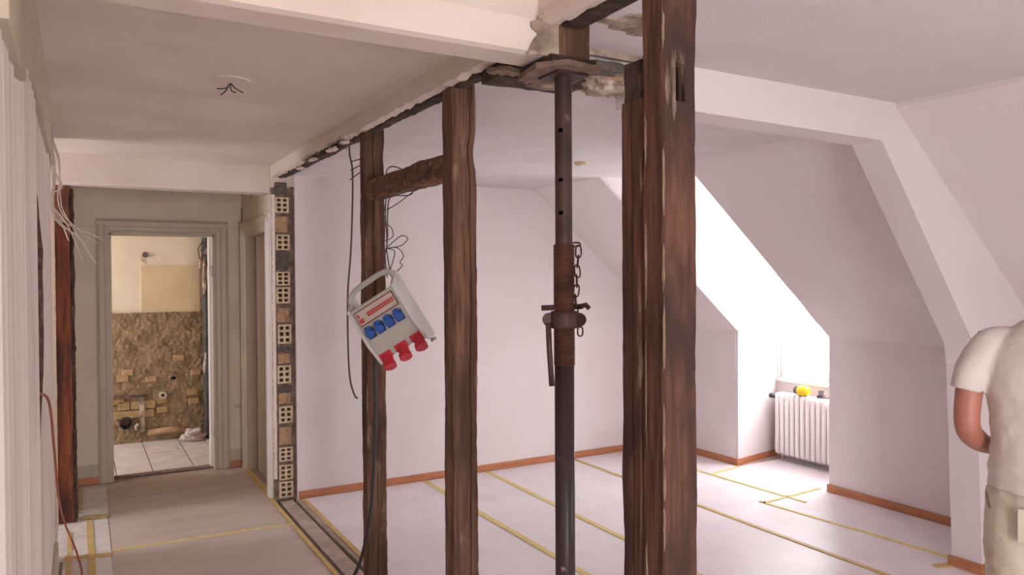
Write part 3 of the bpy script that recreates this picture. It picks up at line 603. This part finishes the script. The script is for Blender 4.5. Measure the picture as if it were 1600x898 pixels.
MB().box(-0.092, -0.084, -D_-0.0085, -D_-0.004, 0.076, 0.096).build('test_label', 'red_print', fr)
for k in range(4):
    x = -0.078+0.0515*k
    so = MB().box(x-0.021, x+0.021, -D_-0.008, -D_+0.01, -0.030, 0.020).build('blue_socket', 'dark_blue_plastic', pb, bevel=0.003)
    MB().tube([(x, -D_-0.006, -0.004), (x, -D_-0.022, -0.008)], [0.021, 0.020], 16).build('socket_lid', 'blue_plastic', so)
    MB().box(x-0.014, x+0.014, -D_-0.020, -D_-0.004, 0.012, 0.027).build('lid_hinge', 'blue_plastic', so, bevel=0.003)
for k in range(3):
    x = -0.085+0.085*k
    rs = MB().tube([(x, -D_+0.040, -0.128), (x, -D_+0.012, -0.168)], [0.025, 0.025], 18).build('red_socket', 'red_plastic', pb, smooth=False)
    MB().tube([(x, -D_+0.016, -0.162), (x, -D_+0.006, -0.178)], [0.029, 0.029], 18).build('socket_lid', 'red_plastic', rs)
    MB().box(x-0.032, x+0.032, -D_+0.022, -D_+0.05, -0.140, -0.105).build('socket_flange', 'red_plastic', rs, bevel=0.004)
def cable(name, pts, r, m, label, cat='cable', n=8, group=None):
    return tag(MB().tube(bez(pts, 10), r, n).build(name, m, smooth=True), label, cat, group)
cable('supply_cable', [(1.165, 3.30, 1.25), (1.168, 3.315, 1.17), (1.176, 3.33, 1.02), (1.178, 3.36, 0.75), (1.17, 3.40, 0.5), (1.165, 3.5, 0.28), (1.175, 3.68, 0.10), (1.165, 3.78, 0.025), (1.10, 3.70, 0.016), (1.04, 3.3, 0.016), (1.05, 2.8, 0.016)], 0.0085, 'black_rubber', 'black rubber supply cable dropping from the power box to the floor')
# wires around rail
HW = Vector((1.197, 3.215, 1.602))
tw = thing('tie_wire', (1.216, 3.27, 1.60), 'tangle of dark tie wire looped over the rail and holding the power box', 'wire')
def wire(pts, r=0.0022): return MB().tube(bez(pts, 10), r, 6).build('wire_strand', 'wire_dark', tw, smooth=True)
wire([HW+Vector((0, 0.01, 0.0)), (1.205, 3.27, 1.70), (1.216, 3.275, 1.76), (1.212, 3.28, 1.90), (1.216, 3.28, 1.98), (1.220, 3.28, 2.09), (1.26, 3.26, 2.105), (1.335, 3.25, 2.06), (1.33, 3.26, 1.985), (1.24, 3.28, 1.972), (1.222, 3.277, 1.90), (1.218, 3.27, 1.80), (1.21, 3.26, 1.72), HW+Vector((0.012, 0.0, 0.02))], 0.0028)
wire([(1.218, 3.275, 1.74), (1.235, 3.24, 1.765), (1.26, 3.20, 1.79), (1.275, 3.17, 1.775), (1.255, 3.20, 1.745), (1.218, 3.275, 1.735)])
wire([(1.218, 3.272, 1.735), (1.245, 3.22, 1.735), (1.262, 3.19, 1.70), (1.25, 3.2, 1.67), (1.256, 3.19, 1.655), (1.24, 3.21, 1.63)])
wire([(1.215, 3.272, 1.735), (1.235, 3.23, 1.72), (1.225, 3.23, 1.67), (1.215, 3.24, 1.63)])
wire([(1.216, 3.275, 1.91), (1.235, 3.2, 1.93), (1.25, 3.10, 1.96), (1.262, 3.02, 1.985), (1.262, 2.98, 2.01)])
wire([(1.212, 3.28, 1.88), (1.20, 3.29, 1.86), (1.225, 3.25, 1.83), (1.232, 3.24, 1.79), (1.21, 3.28, 1.77), (1.205, 3.28, 1.80)])
cable('hanging_cable', [(1.32, 4.14, 2.338), (1.325, 4.15, 2.29), (1.33, 4.12, 2.2), (1.325, 4.11, 2.0), (1.32, 4.13, 1.75), (1.30, 4.13, 1.5), (1.30, 4.13, 1.2), (1.31, 4.13, 1.03), (1.325, 4.10, 0.945), (1.335, 4.08, 0.93)], 0.0055, 'grey_cable', 'grey cable hanging loose in front of the white back wall')
# wires at left wall
lw = thing('wire_bundle', (-0.115, 5.1, 1.70), 'loose bundle of pale wires hanging at the top of the left wall', 'wire bundle')
ends = [(0.10, 5.55, 1.83), (0.13, 5.55, 1.86), (-0.01, 5.5, 1.88), (0.02, 5.6, 1.72), (0.06, 5.55, 1.80), (0.075, 5.6, 1.93), (0.09, 5.55, 1.70), (-0.06, 5.4, 1.84)]
for k in range(8):
    r1 = random.uniform(-1, 1); r2_ = random.uniform(-1, 1)
    pts = [(-0.115, 4.55, 2.40), (-0.122+0.005*r1, 4.8, 2.36), (-0.115+0.025*r1, 5.05+0.03*r2_, 2.28+0.02*r1), (-0.11+0.035*r2_, 5.15, 2.17+0.03*r1), (-0.125+0.04*r1, 5.2, 2.06+0.04*r2_), (-0.08+0.03*r2_, 5.3, 1.96+0.03*r1), ends[k]]
    MB().tube(bez(pts, 10), 0.0038, 6).build('wire', 'white_wire', lw, smooth=True)
cable('red_brown_cable', [(-0.17, 3.45, 1.16), (-0.118, 3.55, 1.12), (-0.112, 3.95, 0.86), (-0.108, 4.35, 0.55), (-0.105, 4.75, 0.35), (-0.09, 5.0, 0.20), (-0.05, 5.0, 0.08), (-0.02, 4.85, 0.018), (-0.01, 4.65, 0.018), (0.0, 4.2, 0.018)], 0.0055, 'orange_wire', 'red-brown cable from the wall chase down to the plastic strip')
# ceiling fittings
tg = thing('ceiling_outlet', (0.546, 3.28, 2.41), 'round filler patch with bare lamp wires on the corridor ceiling', 'lamp outlet')
MB().tube([(0.546, 3.25, 2.412), (0.546, 3.25, 2.405)], [0.075, 0.07], 24).build('patch', 'corridor_plaster', tg)
for dx, dy, dz in ((-0.05, 0.0, -0.03), (0.05, -0.02, -0.04), (0.03, 0.03, -0.03), (-0.03, 0.04, -0.045)):
    MB().tube(bez([(0.546, 3.29, 2.41), (0.546+dx*0.3, 3.29+dy, 2.385), (0.546+dx, 3.30+dy, 2.41+dz)], 5), 0.003, 6).build('lamp_wire', 'wire_dark', tg, smooth=True)
sd_ = thing('smoke_detector', (2.828, 4.036, 2.342), 'small round white fitting on the attic room ceiling', 'ceiling fitting')
MB().tube([(2.828, 4.036, 2.343), (2.828, 4.036, 2.330), (2.828, 4.036, 2.322)], [0.045, 0.043, 0.03], 24).build('housing', 'cream_panel', sd_)
MB().tube([(2.828, 4.036, 2.323), (2.828, 4.036, 2.316)], [0.02, 0.015], 16).build('cap', 'white_gloss', sd_)

# ================================================================== RADIATOR
rd = thing('radiator', (5.28, 4.2, 0), 'white ribbed column radiator in the dormer niche under the window', 'radiator'); rd['_w'] = False
def rib():
    m_ = MB(); prof = []
    for (cx, cz, a0) in ((0.035, 0.565, 0), (-0.035, 0.565, 90), (-0.035, 0.085, 180), (0.035, 0.085, 270)):
        for k in range(6):
            a = R(a0+18*k); prof.append((cx+0.025*math.cos(a), cz+0.025*math.sin(a)))
    ctr = (0, 0.325)
    rings = []
    for y, s in ((-0.019, 0.010), (-0.014, 0.002), (0, 0), (0.014, 0.002), (0.019, 0.010)):
        rings.append([(x-math.copysign(min(abs(x), s), x), y, z-math.copysign(s, z-ctr[1])) for x, z in prof])
    return m_.loft(rings)
first = None
for k in range(15):
    y = 0.335-0.0525*k
    if first is None: first = rib().build('rib', 'radiator_enamel', rd, smooth=True); first.location = (0, y, 0)
    else: c = copy_obj(first, (0, y, 0))
for z in (0.11, 0.54): MB().tube([(0, 0.345, z), (0, -0.41, z)], 0.016, 12).build('header_pipe', 'radiator_enamel', rd, smooth=True)
vv = MB().tube([(0, 0.345, 0.54), (0, 0.375, 0.54)], 0.012, 12).build('valve', 'steel_grey', rd, smooth=True)
MB().tube([(0.0, 0.375, 0.54), (-0.03, 0.385, 0.55), (-0.07, 0.385, 0.56)], [0.016, 0.018, 0.022], 12).build('valve_knob', 'dark_tool', vv, smooth=True)
MB().tube([(0, 0.36, 0.54), (0.04, 0.37, 0.50), (0.06, 0.37, 0.0)], 0.008, 10).build('supply_pipe', 'radiator_enamel', rd, smooth=True)
MB().tube([(0, 0.345, 0.11), (0, 0.366, 0.11)], 0.013, 12).build('drain_plug', 'radiator_enamel', rd, smooth=True)
for y in (0.28, -0.33):
    MB().box(0.02, 0.12, y-0.012, y+0.012, 0.13, 0.16).build('wall_bracket', 'radiator_enamel', rd)
ys = thing('sander', (5.28, 4.28, 0.59), 'yellow round power tool lying on top of the white radiator', 'power tool')
MB().tube([(5.26, 4.335, 0.632), (5.26, 4.32, 0.632), (5.26, 4.27, 0.634), (5.26, 4.235, 0.638), (5.26, 4.225, 0.638)], [0.030, 0.042, 0.046, 0.034, 0.018], 18).build('housing', 'yellow_tool', ys, smooth=True)
MB().tube([(5.26, 4.36, 0.632), (5.26, 4.332, 0.632)], [0.034, 0.037], 18).build('disc', 'dark_tool', ys)
MB().tube([(5.262, 4.27, 0.60), (5.265, 4.26, 0.588)], [0.02, 0.018], 10).build('grip', 'dark_tool', ys)
gt = thing('hand_tool', (5.3, 4.12, 0.59), 'small dark grey tool on the radiator beside the yellow one', 'tool')
MB().box(5.27, 5.31, 4.10, 4.16, 0.588, 0.612).build('tool_body', 'dark_tool', gt, bevel=0.004)
MB().box(5.275, 5.305, 4.115, 4.15, 0.612, 0.655).build('tool_head', 'steel_grey', gt, bevel=0.004)
MB().box(5.27, 5.30, 4.06, 4.10, 0.592, 0.605).build('blade', 'steel_grey', gt)

# ================================================================== FLOOR COVERINGS
def sheet(name, x0, x1, y0, y1, m, z, amp, fs, label, cat, group=None, d=0.05, seed=0):
    nx, ny = max(2, int((x1-x0)/d)), max(2, int((y1-y0)/d))
    def zf(x, y):
        a = abs(nz(x*fs+seed, y*fs*0.6, seed)); return (x, y, z + 0.0005 + amp*(0.6*a + 0.4*abs(nz(x*fs*2.3, y*fs*2.3, seed+5))))
    mb = MB().grid(x0, x1, y0, y1, nx, ny, zf); n = len(mb.v)
    o = mb.build(name, m, smooth=True); return tag(o, label, cat, group)
SG = 'white sheets laid on the attic room floor'
sheet('floor_sheet', 1.37, 2.34, -2.4, 5.49, 'fleece_sheet', 0.0, 0.003, 3, 'white floor sheet nearest the trench of the removed wall', 'floor sheet', SG, seed=1)
sheet('floor_sheet', 2.34, 2.83, -2.4, 5.49, 'fleece_sheet', 0.0, 0.003, 3, 'narrow white floor sheet between two yellow tapes in mid room', 'floor sheet', SG, seed=2)
sheet('floor_sheet', 2.83, 3.69, -2.4, 5.49, 'fleece_sheet', 0.0, 0.004, 3, 'wide creased white floor sheet between mid room tapes', 'floor sheet', SG, seed=3)
sheet('floor_sheet', 3.69, 4.40, 3.62, 5.49, 'fleece_sheet', 0.0, 0.003, 3, 'white floor sheet in front of the dormer niche', 'floor sheet', SG, seed=4)
sheet('floor_sheet', 3.69, 4.20, -2.4, 3.62, 'fleece_sheet', 0.0, 0.003, 3, 'glossy white floor sheet reaching to the pillar', 'floor sheet', SG, seed=5)
sheet('floor_sheet', 4.20, 4.78, 2.42, 3.70, 'fleece_sheet', 0.0, 0.002, 3, 'white floor sheet along the knee wall beside the pillar', 'floor sheet', SG, seed=6)
sheet('floor_sheet', 4.40, 4.78, 4.55, 5.48, 'fleece_sheet', 0.0, 0.002, 3, 'white floor sheet in the corner by the back wall', 'floor sheet', SG, seed=8)
sheet('floor_sheet', 4.40, 5.38, 3.70, 4.55, 'fleece_sheet', 0.0, 0.002, 3, 'white floor sheet inside the dormer niche under the radiator', 'floor sheet', SG, seed=7)
TG = 'yellow tape strips on the floor'
def tape(p, q, wd, label, m='yellow_tape', z=0.0055, t=0.0012):
    p = Vector((p[0], p[1], 0)); q = Vector((q[0], q[1], 0)); d = (q-p); L = d.length; d.normalize(); n_ = Vector((-d.y, d.x, 0)); k = max(2, int(L/0.12)); rings = []
    for i in range(k+1):
        c = p+d*L*i/k + n_*0.004*nz(i*0.7, p.x*3, 1); ww = wd*0.38*(1+0.15*nz(i*1.3, p.y, 4))
        rings.append([c-n_*ww+Vector((0, 0, z-0.005)), c+n_*ww+Vector((0, 0, z-0.005)), c+n_*ww+Vector((0, 0, z+t)), c-n_*ww+Vector((0, 0, z+t))])
    return tag(MB().loft(rings).build('tape_strip', m), label, 'tape', TG)
tape((2.335, 5.48), (2.35, -2), 0.05, 'yellow tape on the first seam of the white sheets from the trench')
tape((2.885, 5.48), (2.79, -2), 0.045, 'yellow tape on the second seam of the white sheets from the trench')
tape((3.74, 5.47), (3.675, -2), 0.04, 'yellow tape on the third seam of the white sheets from the trench', 'ochre_tape')
tape((4.385, 4.9), (4.42, 3.58), 0.035, 'yellow tape across the front of the dormer niche')
tape((4.16, 3.76), (4.255, 2.44), 0.035, 'yellow tape running from the niche to the pillar')
tape((4.40, 4.475), (4.79, 4.54), 0.03, 'short yellow tape at the far corner of the dormer niche')
tape((4.15, 3.72), (4.80, 3.765), 0.035, 'short yellow tape at the near corner of the dormer niche')
tape((4.05, 2.43), (4.14, 2.40), 0.06, 'yellow tape scrap at the foot of the pillar', 'ochre_tape')
tape((1.385, 5.48), (1.385, -2), 0.035, 'yellow tape along the room side of the floor trench', 'ochre_tape')
tape((1.182, 6.6), (1.172, -2), 0.034, 'yellow tape along the corridor side of the floor trench', 'ochre_tape', z=0.0075)
o = sheet('runner_board', 0.145, 1.178, 5.0, 6.70, 'runner_card', 0.0, 0.005, 1.6, 'beige protective runner in front of the corridor end door', 'runner', seed=11)
o = sheet('runner_board', 0.130, 1.178, -2.4, 5.0, 'runner_card', 0.0, 0.005, 1.6, 'beige protective runner on the near side of the cross tape', 'runner', seed=12)
tape((0.14, 5.02), (1.17, 4.965), 0.02, 'thin yellow tape across the corridor runner joint', z=0.0072)
sheet('plastic_strip', -0.03, 0.150, 5.75, 6.66, 'plastic_film', 0.003, 0.02, 8, 'crumpled clear plastic strip between the red-brown post and the runner', 'plastic sheet', d=0.015, seed=21)
sheet('plastic_strip', -0.14, 0.140, 4.95, 5.78, 'plastic_film', 0.003, 0.012, 8, 'crumpled plastic strip in front of the left wall opening', 'plastic sheet', d=0.015, seed=22)
sheet('plastic_strip', -0.105, 0.135, 2.5, 4.97, 'plastic_film', 0.003, 0.010, 8, 'long plastic strip along the foot of the left wall', 'plastic sheet', d=0.02, seed=23)
tape((0.035, 5.70), (0.04, 4.0), 0.045, 'yellow tape down the middle of the crumpled plastic strip', 'ochre_tape', z=0.013)
tape((-0.075, 5.5), (-0.07, 4.3), 0.03, 'yellow tape beside the left wall on the plastic strip', 'ochre_tape', z=0.013)
tape((-0.10, 4.99), (0.14, 4.94), 0.05, 'yellow tape across the plastic strip', 'ochre_tape', z=0.0125)
tape((0.0, 5.78), (0.14, 5.74), 0.07, 'yellow tape patch across the plastic by the red-brown post', 'ochre_tape', z=0.016)
tape((-0.01, 6.60), (-0.015, 5.9), 0.03, 'yellow tape along the left edge of the crumpled plastic', 'ochre_tape', z=0.010)
tape((1.19, 6.6), (1.215, 5.6), 0.05, 'wide yellow tape at the side door threshold', 'yellow_tape', z=0.004)

# ================================================================== THINGS IN THE STRIPPED ROOM
dp = thing('soil_pipe', (1.11, 8.2, 0), 'dark crusted drain pipe standing in the corner of the stripped room', 'pipe')
rings = []
for k in range(60):
    z = -0.02+2.5*k/59; rings.append([(1.115+(0.045+0.010*nz(a*1.3, z*9, 1))*math.cos(a), 8.19+(0.045+0.010*nz(a*1.3, z*9, 5))*math.sin(a), z) for a in [2*math.pi*i/16 for i in range(16)]])
MB().loft(rings).build('pipe_shaft', 'lead_pipe', dp, smooth=True)
lump((1.12, 8.19, 0.02), (0.07, 0.07, 0.05), 3, n=12).build('pipe_foot', 'lead_pipe', dp)
lump((1.06, 8.20, 1.80), (0.025, 0.03, 0.10), 6, n=12).build('mortar_collar', 'crust', dp)
lump((1.09, 8.16, 1.62), (0.02, 0.02, 0.2), 9, n=14).build('mortar_collar', 'crust', dp)
MB().tube(bez([(1.075, 8.16, 1.98), (1.03, 8.15, 1.90), (1.045, 8.15, 1.80)], 5), 0.007, 6).build('pipe_stub', 'timber_grey', dp, smooth=True)
tag(MB().tube([(-0.3, 8.225, 0.468), (0.56, 8.225, 0.455)], 0.014, 10).build('water_pipe', 'mortar', smooth=True), 'thin horizontal pipe above the exposed yellow bricks', 'pipe')
tag(MB().tube([(0.56, 8.225, 0.09), (0.75, 8.22, 0.10), (0.93, 8.21, 0.085)], 0.03, 12).build('floor_pipe', 'brick_plain', smooth=True), 'dusty pipe lying along the foot of the bare masonry', 'pipe')
wo = thing('wall_outlet', (0.70, 8.25, 0.44), 'round white pipe outlet in the bare masonry', 'outlet')
def sleeve(cx, cz, y0, y1, ro_, ri, asp=1.0, n=20):      # hollow round sleeve along y
    C = [(math.cos(2*math.pi*k/n), math.sin(2*math.pi*k/n)*asp) for k in range(n)]
    R_ = [[(cx+r_*a, y, cz+r_*b) for a, b in C] for r_, y in ((ri, y1), (ro_, y1), (ro_, y0), (ri, y0), (ri, y1))]
    return MB().loft(R_, cap=False)
sleeve(0.70, 0.445, 8.235, 8.275, 0.036, 0.016).build('flange', 'casing_grey', wo)
tag(sleeve(0.80, 0.61, 8.255, 8.30, 0.036, 0.026, 0.75).build('wall_hole', 'mortar'), 'small rough-edged hole in the bare masonry above the outlet', 'hole')
tag(sleeve(0.37, 0.20, 8.205, 8.36, 0.060, 0.050).build('drain_hole', 'lead_pipe'), 'dark round drain opening below the exposed yellow bricks', 'pipe')
tag(lump((0.47, 8.2, 0.16), (0.03, 0.03, 0.035), 6, n=10).build('pipe_cap', 'crust', smooth=True), 'pale pipe cap beside the dark drain opening', 'pipe')
rg = lump((0.955, 8.08, 0.05), (0.10, 0.06, 0.05), 12, n=18, amp=0.8).build('plastic_rag', 'plastic_rag'); tag(rg, 'crumpled pinkish plastic bag at the foot of the drain pipe', 'plastic bag')

# ================================================================== PERSON
pe = thing('person', (2.752, 1.249, 0.006), 'person in off-white T-shirt and work trousers seen from behind, arms bent forward', 'person'); pe['_w'] = False
pe.rotation_euler = (0, 0, math.atan2(-0.87, 0.50))      # local +Y is the way the person faces
def ell(c, rx, ry, n=20, tx=0, ty=0): return [(c[0]+rx*math.cos(2*math.pi*k/n), c[1]+ry*math.sin(2*math.pi*k/n), c[2]+tx*math.cos(2*math.pi*k/n)+ty*math.sin(2*math.pi*k/n)) for k in range(n)]
def limb(mb, pts, rad, n=14): return mb.tube(bez(pts, 4), [rad[min(int(i/4), len(rad)-2)]*(1-(i % 4)/4)+rad[min(int(i/4)+1, len(rad)-1)]*((i % 4)/4) if i < 4*(len(pts)-1) else rad[-1] for i in range(4*(len(pts)-1)+1)], n)
def voxel(o, size, it=4, f=0.5):
    m_ = o.modifiers.new('fuse', 'REMESH'); m_.mode = 'VOXEL'; m_.voxel_size = size; m_.use_smooth_shade = True
    s_ = o.modifiers.new('soft', 'SMOOTH'); s_.iterations = it; s_.factor = f
arms = {}
for s in (-1, 1):
    arms[s] = [(s*0.175, 0.0, 1.375), (s*0.225, -0.012, 1.30), (s*0.246, -0.03, 1.19), (s*0.250, -0.035, 1.085), (s*0.222, 0.05, 1.025), (s*0.175, 0.155, 0.985), (s*0.155, 0.19, 0.98)]
bd = MB()
bd.loft([ell((0, 0, z), a, b) for z, a, b in ((0.86, .15, .10), (0.93, .165, .115), (1.02, .150, .10), (1.10, .145, .10), (1.22, .165, .112), (1.32, .175, .112), (1.39, .165, .09), (1.43, .11, .07), (1.46, .065, .062))])
bd.loft([ell((hx, hy, z), a, b) for hx, hy, z, a, b in ((0.0, 0, 1.44, .07, .066), (0.012, 0.008, 1.48, .06, .06), (0.03, 0.02, 1.51, .061, .063), (0.038, 0.026, 1.55, .062, .066))])
HX, HY = 0.042, 0.03
hd_ = [(1.535, .045, .055, .02), (1.555, .058, .072, .022), (1.59, .066, .085, .018), (1.63, .073, .093, .010), (1.67, .076, .097, .004), (1.71, .072, .093, 0), (1.74, .058, .076, -.002), (1.757, .035, .045, -.004)]
bd.loft([ell((HX, HY+y, z-0.028), a, b) for z, a, b, y in hd_])
bd.tube([(HX, HY+.095, 1.627), (HX, HY+.112, 1.592), (HX, HY+.105, 1.584)], [0.009, 0.014, 0.010], 8)
for s in (-1, 1):
    bd.loft([ell((HX+s*0.077, HY-0.002, z), .010, r_, 10) for z, r_ in ((1.582, .008), (1.602, .016), (1.627, .02), (1.642, .012))])
    limb(bd, arms[s], [0.052, 0.047, 0.042, 0.040, 0.038, 0.028, 0.027])
    w0 = Vector((s*0.155, 0.19, 0.98)); dr = Vector((-s*0.45, 0.85, -0.05)).normalized(); lat = Vector((-s*0.2, -0.1, -1)).normalized()
    palm = w0+dr*0.05
    bd.loft([bd.ring_of(w0+dr*t, lat, dr.cross(lat), a, b, 12) for t, a, b in ((0, .026, .018), (0.03, .036, .017), (0.07, .042, .015), (0.095, .040, .013))])
    for q, (off, ln) in enumerate(((-0.030, .070), (-0.010, .080), (0.010, .075), (0.029, .058))):
        b0 = w0+dr*0.088+lat*off; inn = dr.cross(lat)*(1 if s < 0 else -1)
        bd.tube([b0, b0+dr*ln*0.45+inn*0.006, b0+dr*ln*0.75+inn*0.022, b0+dr*ln*0.85+inn*0.045], [0.0095, 0.009, 0.0085, 0.007], 8)
    b0 = w0+dr*0.03-lat*0.032; bd.tube([b0, b0+dr*0.03-lat*0.022, b0+dr*0.065-lat*0.026], [0.012, 0.011, 0.008], 8)
    limb(bd, [(s*0.09, 0, 0.92), (s*0.10, 0.01, 0.70), (s*0.105, 0.015, 0.50), (s*0.11, -0.01, 0.32), (s*0.115, -0.01, 0.09)], [0.095, 0.08, 0.058, 0.055, 0.04])
bo = bd.build('body', 'skin', pe, smooth=True); voxel(bo, 0.006, 3)
for s in (-1, 1):
    MB().tube([(HX+s*0.03, HY+.090, 1.627), (HX+s*0.03, HY+.098, 1.627)], [0.012, 0.009], 10).build('eye', 'eye_white', pe, smooth=True)
    MB().tube([(HX+s*0.045, HY+.086, 1.646), (HX+s*0.02, HY+.097, 1.649)], 0.004, 6).build('eyebrow', 'hair', pe)
MB().tube([(HX-0.024, HY+.094, 1.557), (HX, HY+.104, 1.555), (HX+0.024, HY+.094, 1.557)], [0.003, 0.007, 0.003], 8).build('mouth', 'lips', pe, smooth=True)
hr = MB().loft([ell((0, -0.012, z), a+.008, b+.004) for z, a, b in ((1.60, .060, .07), (1.64, .073, .088), (1.69, .076, .098), (1.73, .066, .088), (1.765, .04, .055), (1.772, .015, .02))])
hr.v = [(x+HX, HY+min(y, 0.055 if z < 1.70 else 0.085), z-0.028) for (x, y, z) in hr.v]; hr.build('hair', 'hair', pe, smooth=True)
sh = MB()
def wr_(z, a, b, k): return [(p[0]*(1+0.02*nz(p[0]*9, p[1]*9, z*14+k)), p[1]*(1+0.05*nz(p[0]*12, p[1]*8, z*18+k)), p[2]+0.006*nz(p[0]*14, p[1]*14, k)) for p in ell((0, 0, z), a, b, 40)]
zs = [(0.885, .192, .142), (0.90, .193, .143), (0.93, .188, .138), (0.95, .192, .141), (0.975, .186, .136), (1.0, .188, .136), (1.05, .185, .130), (1.12, .188, .128), (1.20, .198, .130), (1.28, .204, .130), (1.34, .198, .122), (1.385, .176, .102), (1.42, .128, .084), (1.443, .088, .074), (1.452, .075, .068)]
sh.loft([wr_(z, a, b, i) for i, (z, a, b) in enumerate(zs)])
for s in (-1, 1):
    A = arms[s]; sl = [(s*0.12, 0, 1.375), (s*0.175, -0.004, 1.36), (s*0.215, -0.012, 1.31), (s*0.240, -0.022, 1.26), (s*0.254, -0.03, 1.205)]
    limb(sh, sl, [0.050, 0.058, 0.056, 0.052, 0.050], 20)
so_ = sh.build('t_shirt', 'shirt', pe, smooth=True); voxel(so_, 0.007, 3)
tx = bpy.data.textures.new('cloth_folds', 'CLOUDS'); tx.noise_scale = 0.09
dm = so_.modifiers.new('folds', 'DISPLACE'); dm.texture = tx; dm.strength = 0.014; dm.mid_level = 0.5
tb = MB(); tb.loft([ell((0, 0.0, 1.452), .074, .067), ell((0, 0.0, 1.462), .068, .062)], cap=False); o = tb.build('collar', 'shirt', so_, smooth=True, inv=False); o.modifiers.new('thick', 'SOLIDIFY').thickness = 0.006
tr_ = MB()
tr_.loft([ell((0, 0, z), a, b, 28) for z, a, b in ((0.78, .175, .12), (0.84, .185, .132), (0.90, .180, .132), (0.945, .166, .118))])
for s in (-1, 1):
    limb(tr_, [(s*0.092, 0, 0.88), (s*0.100, 0.0, 0.74), (s*0.105, 0.008, 0.52), (s*0.11, 0.0, 0.30), (s*0.115, -0.005, 0.06)], [0.10, 0.105, 0.088, 0.082, 0.085], 20)
to_ = tr_.build('trousers', 'work_trousers', pe, smooth=True); voxel(to_, 0.008, 3)
dm = to_.modifiers.new('folds', 'DISPLACE'); dm.texture = tx; dm.strength = 0.016; dm.mid_level = 0.5
MB().tube(bez([(-0.178, 0.01, 0.90), (-0.192, -0.02, 0.86), (-0.186, -0.05, 0.82)], 5), 0.004, 6).build('pocket_edge', 'timber_grey', to_, smooth=True, inv=False)
MB().box(-0.115, -0.03, -0.137, -0.128, 0.74, 0.85).build('back_pocket', 'work_trousers', to_, inv=False, bevel=0.004)
for s in (-1, 1):
    m_ = MB().loft([[(s*0.115+x, y+0.045, z) for x, y, z in r_] for r_ in ([(p[0], p[1], 0.0) for p in ell((0, 0, 0), .045, .135, 20)], [(p[0], p[1], 0.03) for p in ell((0, 0, 0), .046, .137, 20)], [(p[0], p[1], 0.06) for p in ell((0, -.02, 0), .042, .11, 20)], [(p[0], p[1], 0.10) for p in ell((0, -.05, 0), .04, .06, 20)])])
    m_.build('shoe', 'shoe_leather', pe, smooth=True)
